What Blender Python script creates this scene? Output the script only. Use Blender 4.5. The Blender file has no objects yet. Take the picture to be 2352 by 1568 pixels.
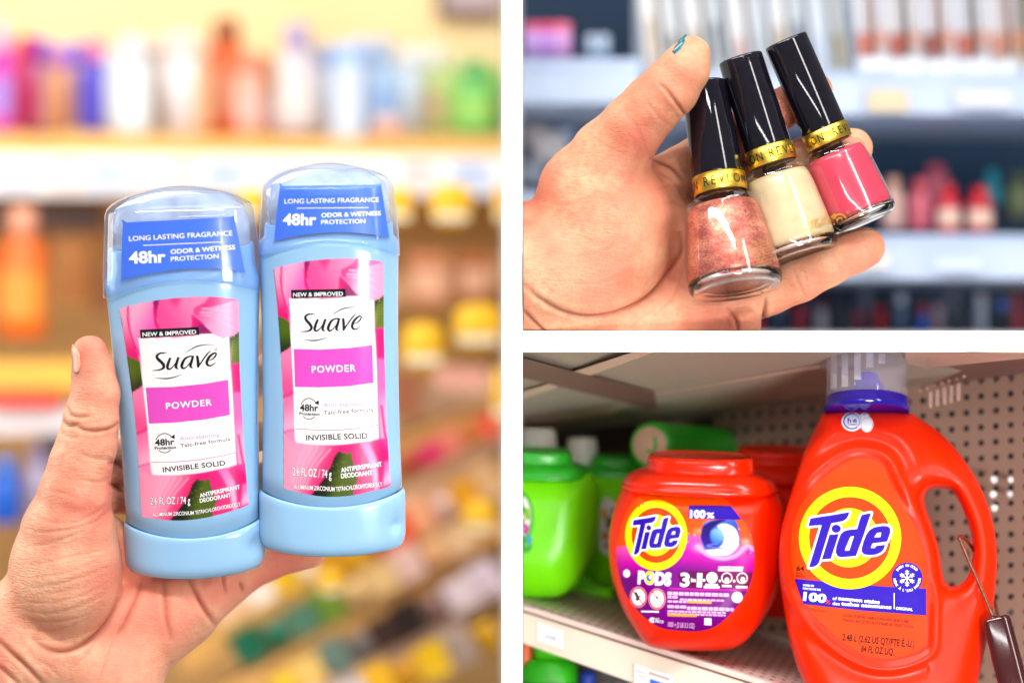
import bpy, bmesh, math, random
import numpy as np
from mathutils import Vector, Matrix
from mathutils.bvhtree import BVHTree
from mathutils.geometry import tessellate_polygon
random.seed(7); np.random.seed(7)
sc = bpy.context.scene
COL = sc.collection

# ------------------------------------------------------------------ camera, world, lamps, exposure
U = 1.0 / 6400.0          # one modelling unit (a 2352nd of the picture width at the focal plane) in metres
D = 5120.0                # camera distance to the focal plane in the same unit
cam = bpy.data.cameras.new('camera'); cam_o = bpy.data.objects.new('camera', cam); COL.objects.link(cam_o)
cam_o.location = (0, -D * U, 0); cam_o.rotation_euler = (math.pi / 2, 0, 0)
cam.sensor_width = 36; cam.lens = 36 * D / 2352.0
cam.clip_start = 0.01; cam.clip_end = 50
cam.dof.use_dof = True; cam.dof.focus_distance = (D - 40) * U
cam.dof.aperture_fstop = cam.lens / (124 * U * 1000)
sc.camera = cam_o
w = bpy.data.worlds.new('World'); sc.world = w; w.use_nodes = True
w.node_tree.nodes['Background'].inputs[0].default_value = (1, .985, .96, 1)
w.node_tree.nodes['Background'].inputs[1].default_value = 0.18

def area(name, loc, target, sx, sy, power, color=(1, 1, 1)):
    l = bpy.data.lights.new(name, 'AREA'); l.shape = 'RECTANGLE'; l.size = sx; l.size_y = sy
    l.energy = power; l.color = color
    o = bpy.data.objects.new(name, l); COL.objects.link(o); o.location = loc
    d = Vector(target) - Vector(loc); o.rotation_euler = d.to_track_quat('-Z', 'Y').to_euler()
    o['kind'] = 'structure'
    return o
area('ceiling_or_fill_lamp', (-.25, -.75, .95), (0, 0, 0), 1.3, .09, 16, (1, .985, .96))
area('ceiling_or_fill_lamp', (.35, -.35, 1.0), (0, .1, 0), .9, .10, 5.0, (1, .985, .97))
area('ceiling_or_fill_lamp', (.75, -.7, .35), (.08, 0, -.05), .12, .9, 4.5, (1, .98, .96))  # upright strip lamp added at the right for streak highlights
area('front_fill_lamp', (.12, -1.35, .3), (0, 0, -.02), .9, .05, 3.4, (1, .985, .97))  # fill lamp added in front to brighten the bays and give highlights
lo = area('front_fill_lamp', (.42, -.95, -.24), (.10, .04, -.085), .34, .12, .38, (1, .975, .95)); lo.data.spread = math.radians(34)  # narrow-beam fill lamp added to brighten the lower right bay
area('ceiling_or_fill_lamp', (-.45, .35, .8), (-.12, .7, 0), .5, .5, 4.4, (1, .97, .9))
area('ceiling_or_fill_lamp', (-.62, .15, .12), (-.04, .65, -.16), .4, .3, 2.4, (1, .97, .9))  # low side fill lamp added out of view to brighten the lower left goods
sc.view_settings.view_transform = 'Standard'; sc.view_settings.look = 'None'
sc.view_settings.exposure = 0.2; sc.view_settings.gamma = 1
sc.cycles.use_denoising = True; sc.cycles.max_bounces = 8; sc.cycles.transparent_max_bounces = 12
sc.cycles.caustics_reflective = False; sc.cycles.caustics_refractive = False
sc.cycles.sample_clamp_indirect = 6

# ------------------------------------------------------------------ helpers: space
def P(px, py, d=0.0):
    k = (D + d) / D
    return ((px - 1176) * k * U, d * U, (784 - py) * k * U)
def PA(a):
    a = np.asarray(a, float); k = (D + a[:, 2]) / D
    return np.stack([(a[:, 0] - 1176) * k * U, a[:, 2] * U, (784 - a[:, 1]) * k * U], 1)
def lin(c):
    out = []
    for v in c[:3]:
        v = v / 255.0
        out.append(v / 12.92 if v <= .04045 else ((v + .055) / 1.055) ** 2.4)
    return tuple(out)
def L4(c, s=1.0):
    r = lin(c); return (r[0] * s, r[1] * s, r[2] * s, 1)

ROOTLOC = {}
def root_of(o):
    while o.parent is not None: o = o.parent
    return o
def tag(o, label=None, cat=None, group=None, kind=None):
    if label: o['label'] = label
    if cat: o['category'] = cat
    if group: o['group'] = group
    if kind: o['kind'] = kind
    return o
def thing(name, loc, label, cat, group=None):
    o = bpy.data.objects.new(name, None); COL.objects.link(o); o.location = loc
    o.empty_display_size = .01
    return tag(o, label, cat, group)
def mk(name, verts, faces, mat, parent=None, smooth=True, colors=None, attr=None):
    """verts in world metres (numpy or list)."""
    v = np.array(verts, float).reshape(-1, 3)
    if parent is not None:
        v = v - np.array(root_of(parent).location)[None, :]
        off = (0, 0, 0)
    else:
        c = (v.min(0) + v.max(0)) / 2; c[2] = v[:, 2].min()
        v = v - c; off = tuple(c)
    me = bpy.data.meshes.new(name)
    me.from_pydata(v.tolist(), [], [list(map(int, f)) for f in faces]) if not isinstance(faces, np.ndarray) else from_np(me, v, faces)
    if smooth: me.polygons.foreach_set('use_smooth', [True] * len(me.polygons))
    if colors is not None:
        a = me.color_attributes.new('print', 'FLOAT_COLOR', 'POINT')
        c4 = np.ones((len(v), 4), np.float32); c4[:, :3] = colors
        a.data.foreach_set('color', c4.ravel())
    if attr:
        for k, arr in attr.items():
            a = me.attributes.new(k, 'FLOAT', 'POINT'); a.data.foreach_set('value', np.asarray(arr, np.float32))
    me.materials.append(mat); me.update()
    o = bpy.data.objects.new(name, me); COL.objects.link(o)
    o.location = off; o.parent = parent
    return o
def from_np(me, v, f):
    n, k = f.shape
    me.vertices.add(len(v)); me.vertices.foreach_set('co', np.asarray(v, np.float32).ravel())
    me.loops.add(n * k); me.loops.foreach_set('vertex_index', f.astype(np.int32).ravel())
    me.polygons.add(n); me.polygons.foreach_set('loop_start', np.arange(0, n * k, k, dtype=np.int32))
    me.update(calc_edges=True); me.validate()
def bvh(v, f):
    return BVHTree.FromPolygons([tuple(x) for x in np.asarray(v)], [tuple(map(int, x)) for x in f])

# ------------------------------------------------------------------ helpers: materials
def mat(name, col, rough=.5, metal=0, spec=.5, coat=0, sss=0, var=.04, vscale=60, bump=0, bscale=400,
        printed=False, trans=0, alpha=1, coat_rough=.05, sssr=(1, .4, .25), sss_scale=.004):
    if name.endswith('_ink') or name.endswith('_print'): spec = .1
    m = bpy.data.materials.new(name); m.use_nodes = True; nt = m.node_tree; N = nt.nodes; B = N['Principled BSDF']
    tc = N.new('ShaderNodeTexCoord')
    no = N.new('ShaderNodeTexNoise'); no.inputs['Scale'].default_value = vscale; no.inputs['Detail'].default_value = 4
    nt.links.new(tc.outputs['Object'], no.inputs['Vector'])
    mr = N.new('ShaderNodeMapRange'); mr.inputs[1].default_value = .3; mr.inputs[2].default_value = .7
    mr.inputs[3].default_value = 1 - var; mr.inputs[4].default_value = 1 + var
    nt.links.new(no.outputs['Fac'], mr.inputs[0])
    mx = N.new('ShaderNodeVectorMath'); mx.operation = 'SCALE'
    if printed:
        at = N.new('ShaderNodeAttribute'); at.attribute_name = 'print'; nt.links.new(at.outputs['Color'], mx.inputs[0])
    else:
        mx.inputs[0].default_value = col[:3]
    nt.links.new(mr.outputs[0], mx.inputs['Scale']); nt.links.new(mx.outputs[0], B.inputs['Base Color'])
    B.inputs['Roughness'].default_value = rough; B.inputs['Metallic'].default_value = metal
    B.inputs['Specular IOR Level'].default_value = spec
    B.inputs['Coat Weight'].default_value = coat; B.inputs['Coat Roughness'].default_value = coat_rough
    B.inputs['Transmission Weight'].default_value = trans; B.inputs['Alpha'].default_value = alpha
    if sss:
        B.inputs['Subsurface Weight'].default_value = sss
        B.inputs['Subsurface Radius'].default_value = sssr; B.inputs['Subsurface Scale'].default_value = sss_scale
    if bump:
        nb = N.new('ShaderNodeTexNoise'); nb.inputs['Scale'].default_value = bscale; nb.inputs['Detail'].default_value = 3
        nt.links.new(tc.outputs['Object'], nb.inputs['Vector'])
        bp = N.new('ShaderNodeBump'); bp.inputs['Strength'].default_value = bump; bp.inputs['Distance'].default_value = .0004
        nt.links.new(nb.outputs['Fac'], bp.inputs['Height']); nt.links.new(bp.outputs['Normal'], B.inputs['Normal'])
    return m
_mc = {}
def pm(rgb, rough=.45, **kw):
    key = (rgb, rough, tuple(sorted(kw.items())))
    if key not in _mc:
        c_ = lin(rgb); mx_ = max(c_) + 1e-4; c_ = tuple(mx_ * (q / mx_) ** 1.25 * .8 for q in c_)
        _mc[key] = mat('paint_%d_%d_%d' % rgb, (*c_, 1), rough, **kw)
    return _mc[key]
def clear(name, tint, rough=.03, ior=1.45, refl=1.0, haze=0.0, hazecol=(.8, .85, .95)):
    """thin clear plastic / lacquered glass wall: tinted see-through plus Fresnel gloss"""
    m = bpy.data.materials.new(name); m.use_nodes = True; nt = m.node_tree; N = nt.nodes
    for n in list(N):
        if n.type != 'OUTPUT_MATERIAL': N.remove(n)
    out = [n for n in N if n.type == 'OUTPUT_MATERIAL'][0]
    tr = N.new('ShaderNodeBsdfTransparent'); tr.inputs[0].default_value = (*tint, 1)
    gl = N.new('ShaderNodeBsdfGlossy'); gl.inputs['Roughness'].default_value = rough
    gl.inputs[0].default_value = (refl, refl, refl, 1)
    lw = N.new('ShaderNodeLayerWeight'); lw.inputs[0].default_value = .5
    pw = N.new('ShaderNodeMath'); pw.operation = 'POWER'; pw.inputs[1].default_value = 4.5; nt.links.new(lw.outputs['Facing'], pw.inputs[0])
    fr = N.new('ShaderNodeMath'); fr.operation = 'MULTIPLY_ADD'; fr.inputs[1].default_value = .8; fr.inputs[2].default_value = ((ior - 1) / (ior + 1)) ** 2
    nt.links.new(pw.outputs[0], fr.inputs[0])
    mx = N.new('ShaderNodeMixShader')
    base = tr.outputs[0]
    if haze:
        tl = N.new('ShaderNodeBsdfDiffuse'); tl.inputs[0].default_value = (*hazecol, 1)
        tc = N.new('ShaderNodeTexCoord'); no = N.new('ShaderNodeTexNoise'); no.inputs['Scale'].default_value = 90
        nt.links.new(tc.outputs['Object'], no.inputs[0])
        ml = N.new('ShaderNodeMath'); ml.operation = 'MULTIPLY'; ml.inputs[1].default_value = haze * 2
        nt.links.new(no.outputs['Fac'], ml.inputs[0])
        m2 = N.new('ShaderNodeMixShader'); nt.links.new(ml.outputs[0], m2.inputs[0])
        nt.links.new(tr.outputs[0], m2.inputs[1]); nt.links.new(tl.outputs[0], m2.inputs[2]); base = m2.outputs[0]
    nt.links.new(fr.outputs[0], mx.inputs[0]); nt.links.new(base, mx.inputs[1]); nt.links.new(gl.outputs[0], mx.inputs[2])
    nt.links.new(mx.outputs[0], out.inputs[0])
    return m

def skin_mat(name, base, red, deep):
    m = bpy.data.materials.new(name); m.use_nodes = True; nt = m.node_tree; N = nt.nodes; B = N['Principled BSDF']
    tc = N.new('ShaderNodeTexCoord')
    def noise(s, det=4, rough=.6):
        n = N.new('ShaderNodeTexNoise'); n.inputs['Scale'].default_value = s; n.inputs['Detail'].default_value = det
        n.inputs['Roughness'].default_value = rough; nt.links.new(tc.outputs['Object'], n.inputs['Vector']); return n
    def rng(src, a, b, lo=0, hi=1):
        r = N.new('ShaderNodeMapRange'); r.inputs[1].default_value = a; r.inputs[2].default_value = b
        r.inputs[3].default_value = lo; r.inputs[4].default_value = hi; nt.links.new(src, r.inputs[0]); return r.outputs[0]
    def mix(f, a, b):
        x = N.new('ShaderNodeMix'); x.data_type = 'RGBA'
        if isinstance(a, tuple): x.inputs[6].default_value = a
        else: nt.links.new(a, x.inputs[6])
        if isinstance(b, tuple): x.inputs[7].default_value = b
        else: nt.links.new(b, x.inputs[7])
        nt.links.new(f, x.inputs[0]); return x.outputs[2]
    n1 = noise(28, 3); c = mix(rng(n1.outputs[0], .42, .66), base, red)
    n2 = noise(420, 4, .7); c = mix(rng(n2.outputs[0], .42, .72, 0, .5), c, red)
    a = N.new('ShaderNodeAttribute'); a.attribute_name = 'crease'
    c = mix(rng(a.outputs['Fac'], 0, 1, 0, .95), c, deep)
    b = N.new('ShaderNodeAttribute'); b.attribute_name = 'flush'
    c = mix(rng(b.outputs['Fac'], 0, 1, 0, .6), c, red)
    nt.links.new(c, B.inputs['Base Color'])
    B.inputs['Roughness'].default_value = .52; B.inputs['Specular IOR Level'].default_value = .35
    B.inputs['Subsurface Weight'].default_value = .22; B.inputs['Subsurface Radius'].default_value = (1, .35, .2)
    B.inputs['Subsurface Scale'].default_value = .005
    # fine skin lines: stretched ridges plus cell-like texture
    mp = N.new('ShaderNodeMapping'); mp.inputs['Rotation'].default_value = (0, .5, 0); mp.inputs['Scale'].default_value = (300, 300, 1500)
    nt.links.new(tc.outputs['Object'], mp.inputs[0])
    nn = N.new('ShaderNodeTexNoise'); nn.inputs['Scale'].default_value = 1; nn.inputs['Detail'].default_value = 3; nn.inputs['Distortion'].default_value = .6
    nt.links.new(mp.outputs[0], nn.inputs[0])
    vo = N.new('ShaderNodeTexVoronoi'); vo.inputs['Scale'].default_value = 900; nt.links.new(tc.outputs['Object'], vo.inputs[0])
    n3 = noise(120, 5, .65)
    ad = N.new('ShaderNodeMath'); ad.operation = 'MULTIPLY_ADD'; ad.inputs[1].default_value = .25
    nt.links.new(vo.outputs['Distance'], ad.inputs[0]); nt.links.new(nn.outputs[0], ad.inputs[2])
    ad2 = N.new('ShaderNodeMath'); ad2.operation = 'MULTIPLY_ADD'; ad2.inputs[1].default_value = .9
    nt.links.new(n3.outputs[0], ad2.inputs[0]); nt.links.new(ad.outputs[0], ad2.inputs[2])
    bp = N.new('ShaderNodeBump'); bp.inputs['Strength'].default_value = .45; bp.inputs['Distance'].default_value = .0007
    nt.links.new(ad2.outputs[0], bp.inputs['Height']); nt.links.new(bp.outputs[0], B.inputs['Normal'])
    return m

# ------------------------------------------------------------------ helpers: volumes -> surface
def surface_nets(vol, org, h):
    s = vol < 0
    nx, ny, nz = vol.shape
    def sh(a, i, j, k): return a[i:nx - 1 + i, j:ny - 1 + j, k:nz - 1 + k]
    corners = [(i, j, k) for i in (0, 1) for j in (0, 1) for k in (0, 1)]
    cnt = sum(sh(s, *c).astype(np.int8) for c in corners)
    act = (cnt > 0) & (cnt < 8)
    idx = np.full(act.shape, -1, np.int64); ii = np.argwhere(act); idx[act] = np.arange(len(ii))
    acc = np.zeros((len(ii), 3)); num = np.zeros(len(ii))
    for a in corners:
        for ax in range(3):
            if a[ax] == 1: continue
            b = list(a); b[ax] = 1
            va = vol[ii[:, 0] + a[0], ii[:, 1] + a[1], ii[:, 2] + a[2]]; vb = vol[ii[:, 0] + b[0], ii[:, 1] + b[1], ii[:, 2] + b[2]]
            m = (va < 0) != (vb < 0)
            t = np.where(m, va / np.where(m, va - vb, 1), 0)
            p = np.array(a, float)[None, :].repeat(len(ii), 0); p[:, ax] += t
            acc += p * m[:, None]; num += m
    v = (ii + acc / num[:, None]) * h + np.array(org)[None, :]
    faces = []
    for ax in range(3):
        o1, o2 = [(1, 2), (2, 0), (0, 1)][ax]
        sl0 = [slice(None)] * 3; sl1 = [slice(None)] * 3
        sl0[ax] = slice(0, -1); sl1[ax] = slice(1, None)
        e = s[tuple(sl0)] != s[tuple(sl1)]
        g = np.argwhere(e); g = g[(g[:, o1] > 0) & (g[:, o2] > 0)]
        m = (g[:, o1] < vol.shape[o1] - 1) & (g[:, o2] < vol.shape[o2] - 1); g = g[m]
        neg = s[g[:, 0], g[:, 1], g[:, 2]]
        def cell(d1, d2):
            q = g.copy(); q[:, o1] -= d1; q[:, o2] -= d2; return idx[q[:, 0], q[:, 1], q[:, 2]]
        q = np.stack([cell(1, 1), cell(0, 1), cell(0, 0), cell(1, 0)], 1)
        q[~neg] = q[~neg][:, ::-1]; faces.append(q)
    f = np.concatenate(faces); f = f[(f >= 0).all(1)]
    return v, f
def smooth_mesh(v, f, it=2, lam=.5):
    n = len(v)
    e = np.concatenate([f[:, [i, (i + 1) % 4]] for i in range(4)]); e = np.concatenate([e, e[:, ::-1]])
    deg = np.bincount(e[:, 0], minlength=n)[:, None]
    for _ in range(it):
        s = np.stack([np.bincount(e[:, 0], weights=v[e[:, 1], k], minlength=n) for k in range(3)], 1)
        v = v + lam * (s / np.maximum(deg, 1) - v)
    return v
def vnormals(v, f):
    n = np.zeros_like(v); a = v[f[:, 2]] - v[f[:, 0]]; b = v[f[:, 3]] - v[f[:, 1]]; c = np.cross(a, b)
    for k in range(3):
        for j in range(4): n[:, k] += np.bincount(f[:, j], weights=c[:, k], minlength=len(v))
    return n / np.maximum(np.linalg.norm(n, axis=1), 1e-9)[:, None]
def grid(lo, hi, h):
    ax = [np.arange(lo[k], hi[k] + h, h, dtype=np.float32) for k in range(3)]
    return np.meshgrid(*ax, indexing='ij')
def smin(a, b, k):
    hh = np.clip(.5 + .5 * (b - a) / k, 0, 1); return b + (a - b) * hh - k * hh * (1 - hh)
def chain_sdf(G, pts):
    X, Y, Z = G; out = None
    for p, q in zip(pts[:-1], pts[1:]):
        a = np.array(p[:3], np.float32); b = np.array(q[:3], np.float32); ab = b - a; L = float(ab @ ab)
        t = np.clip(((X - a[0]) * ab[0] + (Y - a[1]) * ab[1] + (Z - a[2]) * ab[2]) / L, 0, 1)
        d = np.sqrt((X - a[0] - t * ab[0]) ** 2 + (Y - a[1] - t * ab[1]) ** 2 + (Z - a[2] - t * ab[2]) ** 2) - (p[3] + t * (q[3] - p[3]))
        out = d if out is None else smin(out, d, 10)
    return out
def poly_sd(X, Y, poly):
    """signed distance to polygon (negative inside)"""
    p = np.array(poly, np.float32); d = np.full(X.shape, 1e9, np.float32); ins = np.zeros(X.shape, bool)
    for a, b in zip(p, np.roll(p, -1, 0)):
        ex, ey = b - a; wx = X - a[0]; wy = Y - a[1]
        t = np.clip((wx * ex + wy * ey) / max(ex * ex + ey * ey, 1e-9), 0, 1)
        d = np.minimum(d, (wx - ex * t) ** 2 + (wy - ey * t) ** 2)
        if abs(ey) > 1e-9:
            c = ((a[1] <= Y) != (b[1] <= Y)) & (X < a[0] + (Y - a[1]) * ex / ey); ins ^= c
    d = np.sqrt(d); return np.where(ins, -d, d)
def catmull(pts, n=6, closed=True):
    p = np.array(pts, float); out = []; N_ = len(p)
    rngi = range(N_) if closed else range(N_ - 1)
    for i in rngi:
        if closed: a, b, c, d = p[(i - 1) % N_], p[i], p[(i + 1) % N_], p[(i + 2) % N_]
        else: a, b, c, d = p[max(i - 1, 0)], p[i], p[i + 1], p[min(i + 2, N_ - 1)]
        for t in np.arange(n) / n:
            out.append(.5 * ((2 * b) + (c - a) * t + (2 * a - 5 * b + 4 * c - d) * t * t + (3 * b - a - 3 * c + d) * t ** 3))
    if not closed: out.append(p[-1])
    return np.array(out)

# ------------------------------------------------------------------ helpers: simple solids in (px, py, d) space
def loft(rings, close_bottom=True, close_top=True):
    """rings: list of (n,3) arrays, equal n"""
    n = len(rings[0]); v = np.concatenate(rings); f = []
    for i in range(len(rings) - 1):
        for j in range(n):
            k = (j + 1) % n; f.append((i * n + j, i * n + k, (i + 1) * n + k, (i + 1) * n + j))
    v = list(map(tuple, v))
    if close_bottom:
        c = len(v); v.append(tuple(np.mean(rings[0], 0))); f += [(c, (j + 1) % n, j) for j in range(n)]
    if close_top:
        c = len(v); v.append(tuple(np.mean(rings[-1], 0))); o = (len(rings) - 1) * n
        f += [(c, o + j, o + (j + 1) % n) for j in range(n)]
    return np.array(v), f
def lathe(prof, M=None, org=(0, 0, 0), n=32, ex=1.0, ey=1.0, se=2.0, caps=(True, True)):
    """prof: [(r, z)] in local units, axis z up; M rotates; org=(px,py,d). returns px-space verts, faces"""
    th = np.arange(n) / n * 2 * np.pi; c, s = np.cos(th), np.sin(th)
    cx = np.sign(c) * np.abs(c) ** (2 / se); sy = np.sign(s) * np.abs(s) ** (2 / se)
    rings = [np.stack([r * ex * cx, r * ey * sy, np.full(n, z)], 1) for r, z in prof]
    v, f = loft(rings, *caps)
    if M is not None: v = v @ np.array(M.to_3x3()).T
    return np.stack([org[0] + v[:, 0], org[1] - v[:, 2], org[2] + v[:, 1]], 1), f
def axis_matrix(top, bot):
    """rotation taking local z to the direction bot->top, given in (px,py,d)"""
    d = Vector((top[0] - bot[0], top[2] - bot[2], -(top[1] - bot[1])))
    return Vector((0, 0, 1)).rotation_difference(d.normalized()).to_matrix(), d.length
def hexa(c):
    return np.array(c, float), [(0, 1, 2, 3), (7, 6, 5, 4), (0, 4, 5, 1), (1, 5, 6, 2), (2, 6, 7, 3), (3, 7, 4, 0)]
def beam(name, p0, p1, h, t, m, parent=None, kind=None, bev=0):
    """box with front-top edge p0->p1 (px,py,d), height h (px), thickness t backwards"""
    a, b = np.array(p0, float), np.array(p1, float); hh = (h, h) if np.isscalar(h) else h
    dn0, dn1, bk = np.array((0, hh[0], 0)), np.array((0, hh[1], 0)), np.array((0, 0, t))
    A = [a, b, b + dn1, a + dn0]
    wv = PA(np.array(A)); ww = wv + np.array((0, t * U, 0))
    v = np.concatenate([wv, ww]); f = [(0, 3, 2, 1), (4, 5, 6, 7), (0, 1, 5, 4), (1, 2, 6, 5), (2, 3, 7, 6), (3, 0, 4, 7)]
    o = mk(name, v, f, m, parent, smooth=False)
    if bev:
        bm_ = o.modifiers.new('bevel', 'BEVEL'); bm_.width = bev * U; bm_.segments = 2
    if kind: o['kind'] = kind
    return o
def quad(name, pts, m, parent=None, kind=None):
    o = mk(name, PA(np.array(pts)), [(0, 1, 2, 3)], m, parent, smooth=False)
    if kind: o['kind'] = kind
    return o

# ------------------------------------------------------------------ helpers: flat print laid on surfaces
def to_tri(loops):
    polys = [[Vector((x, y, 0)) for x, y in lp] for lp in loops]
    t = tessellate_polygon(polys); v = [(p.x, p.y) for lp in polys for p in lp]
    return np.array(v, float), [tuple(x) for x in t]
def subdiv(v, f, maxlen):
    bm = bmesh.new(); vs = [bm.verts.new((x, y, 0)) for x, y in v]
    for t in f:
        if len(set(t)) == len(t):
            try: bm.faces.new([vs[i] for i in t])
            except ValueError: pass
    for _ in range(7):
        es = [e for e in bm.edges if e.calc_length() > maxlen]
        if not es: break
        bmesh.ops.subdivide_edges(bm, edges=es, cuts=1); bmesh.ops.triangulate(bm, faces=[q for q in bm.faces if len(q.verts) > 3])
    bm.verts.index_update()
    V = np.array([(q.co.x, q.co.y) for q in bm.verts]); F = [tuple(q.index for q in fc.verts) for fc in bm.faces]; bm.free(); return V, F
CAM = Vector((0, -D * U, 0))
def on_surface(tree, v2, off):
    """carry 2-D artwork points onto a solid along the line of sight; returns world points"""
    out = np.zeros((len(v2), 3)); bad = []
    for i, (x, y) in enumerate(v2):
        dr = (Vector(P(x, y, 0)) - CAM).normalized(); hit = tree.ray_cast(CAM, dr)
        if hit[0] is None: bad.append(i); continue
        out[i] = hit[0] + hit[1] * 0 - dr * off * U
    if bad:
        ok = [i for i in range(len(v2)) if i not in set(bad)]
        for i in bad:
            dep = out[ok[np.argmin(((v2[ok] - v2[i]) ** 2).sum(1))], 1] / U if ok else 0
            out[i] = P(v2[i][0], v2[i][1], dep)
    return out
def H_map(src, dst):
    A = []
    for (x, y), (u, v) in zip(src, dst):
        A.append([x, y, 1, 0, 0, 0, -u * x, -u * y, -u]); A.append([0, 0, 0, x, y, 1, -v * x, -v * y, -v])
    _, _, vt = np.linalg.svd(np.array(A, float)); h = vt[-1].reshape(3, 3)
    def f(p):
        q = np.c_[np.asarray(p, float), np.ones(len(p))] @ h.T; return q[:, :2] / q[:, 2:]
    return f
IDT = lambda p: np.asarray(p, float)
class Print:
    """collects flat artwork for one surface"""
    def __init__(s, tree, parent, xf=IDT): s.tree, s.parent, s.xf = tree, parent, xf
    def add(s, name, parts, m, off, maxlen=14, parent=None):
        V, F, n = [], [], 0
        for v, f in parts:
            v = s.xf(v)
            if maxlen: v, f = subdiv(v, f, maxlen)
            V.append(v); F += [tuple(i + n for i in t) for t in f]; n += len(v)
        V = np.concatenate(V); return mk(name, on_surface(s.tree, V, off), F, m, parent or s.parent, smooth=True)
    def patch(s, name, gridpts, colfn, m, off, parent=None):
        """gridpts (R,C,2) in artwork coordinates"""
        R, C, _ = gridpts.shape; v = gridpts.reshape(-1, 2); i = np.arange(R * C).reshape(R, C)
        f = np.stack([i[:-1, :-1], i[1:, :-1], i[1:, 1:], i[:-1, 1:]], -1).reshape(-1, 4)
        return mk(name, on_surface(s.tree, s.xf(v), off), f, m, parent or s.parent, smooth=True, colors=colfn(v))
_fc = {}
def glyphs(txt, bold, shear, spacing):
    k = (txt, bold, shear, spacing)
    if k not in _fc:
        c = bpy.data.curves.new('t', 'FONT'); c.body = txt; c.size = 1; c.shear = shear; c.offset = bold; c.space_character = spacing
        c.resolution_u = 3; o = bpy.data.objects.new('t', c); COL.objects.link(o); bpy.context.view_layer.update()
        me = o.evaluated_get(bpy.context.evaluated_depsgraph_get()).to_mesh()
        v = np.array([q.co[:2] for q in me.vertices]).reshape(-1, 2); f = [tuple(q.vertices) for q in me.polygons]
        o.to_mesh_clear(); bpy.data.objects.remove(o); bpy.data.curves.remove(c); _fc[k] = (v, f)
    return _fc[k]
def text(txt, x0, y0, x1, y1, cap, bold=0.0, shear=0, spacing=1.0):
    """text whose baseline runs (x0,y0)->(x1,y1) exactly, capital height cap"""
    v, f = glyphs(txt, bold, shear, spacing); lo, hi = v[:, 0].min(), v[:, 0].max()
    u = (v[:, 0] - lo) / (hi - lo); L = math.hypot(x1 - x0, y1 - y0); dx, dy = (x1 - x0) / L, (y1 - y0) / L
    hh = v[:, 1] * cap / .72
    return np.stack([x0 + u * L * dx + hh * dy, y0 + u * L * dy - hh * dx], 1), f
def arc_text(txt, cx, cy, r, a0, a1, cap, bold=0., inside=False):
    parts = []; n = len(txt)
    for i, ch in enumerate(txt):
        if ch == ' ': continue
        a = math.radians(a0 + (a1 - a0) * i / max(n - 1, 1)); v, f = glyphs(ch, bold, 0, 1)
        v = v - np.array([(v[:, 0].min() + v[:, 0].max()) / 2, 0]); v = v * cap / .72
        px, py = cx + r * math.cos(a), cy - r * math.sin(a)
        t = a - math.pi / 2 if not inside else a + math.pi / 2
        rx = v[:, 0] * math.cos(t) - v[:, 1] * math.sin(t); ry = v[:, 0] * math.sin(t) + v[:, 1] * math.cos(t)
        parts.append((np.stack([px + rx, py - ry], 1), f))
    return parts
def stroke(pts, n=5):
    """variable width stroke: pts (x,y,w)"""
    p = catmull(pts, n, closed=False); t = np.gradient(p[:, :2], axis=0); t /= np.linalg.norm(t, axis=1)[:, None] + 1e-9
    nn = np.stack([-t[:, 1], t[:, 0]], 1) * p[:, 2:3] / 2
    v = np.concatenate([p[:, :2] + nn, p[:, :2] - nn]); N_ = len(p)
    f = [(i, i + 1, N_ + i + 1, N_ + i) for i in range(N_ - 1)]; parts = [(v, f)]
    return parts
def disc(cx, cy, rx, ry=None, n=32, rot=0):
    ry = ry or rx; a = np.arange(n) / n * 2 * np.pi; v = np.stack([rx * np.cos(a), ry * np.sin(a)], 1)
    c, s = math.cos(rot), math.sin(rot); v = np.stack([cx + v[:, 0] * c - v[:, 1] * s, cy + v[:, 0] * s + v[:, 1] * c], 1)
    return np.concatenate([v, [[cx, cy]]]), [(i, (i + 1) % n, n) for i in range(n)]
def ring(cx, cy, rx, ry, w, n=48, a0=0, a1=360):
    a = np.radians(np.linspace(a0, a1, n + 1)); o = np.stack([cx + rx * np.cos(a), cy - ry * np.sin(a)], 1)
    i = np.stack([cx + (rx - w) * np.cos(a), cy - (ry - w) * np.sin(a)], 1); v = np.concatenate([o, i]); m_ = n + 1
    return v, [(k, k + 1, m_ + k + 1, m_ + k) for k in range(n)]
def rows_patch(poly, n=60, m_=50):
    p = np.array(poly, float); y0, y1 = p[:, 1].min() + .3, p[:, 1].max() - .3; out = []
    for y in np.linspace(y0, y1, n):
        xs = []
        for a, b in zip(p, np.roll(p, -1, 0)):
            if (a[1] <= y) != (b[1] <= y): xs.append(a[0] + (y - a[1]) * (b[0] - a[0]) / (b[1] - a[1]))
        lo, hi = min(xs), max(xs); out.append(np.stack([np.linspace(lo, hi, m_), np.full(m_, y)], 1))
    return np.array(out)
def sstep(a, b, x): t = np.clip((x - a) / (b - a), 0, 1); return t * t * (3 - 2 * t)
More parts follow.
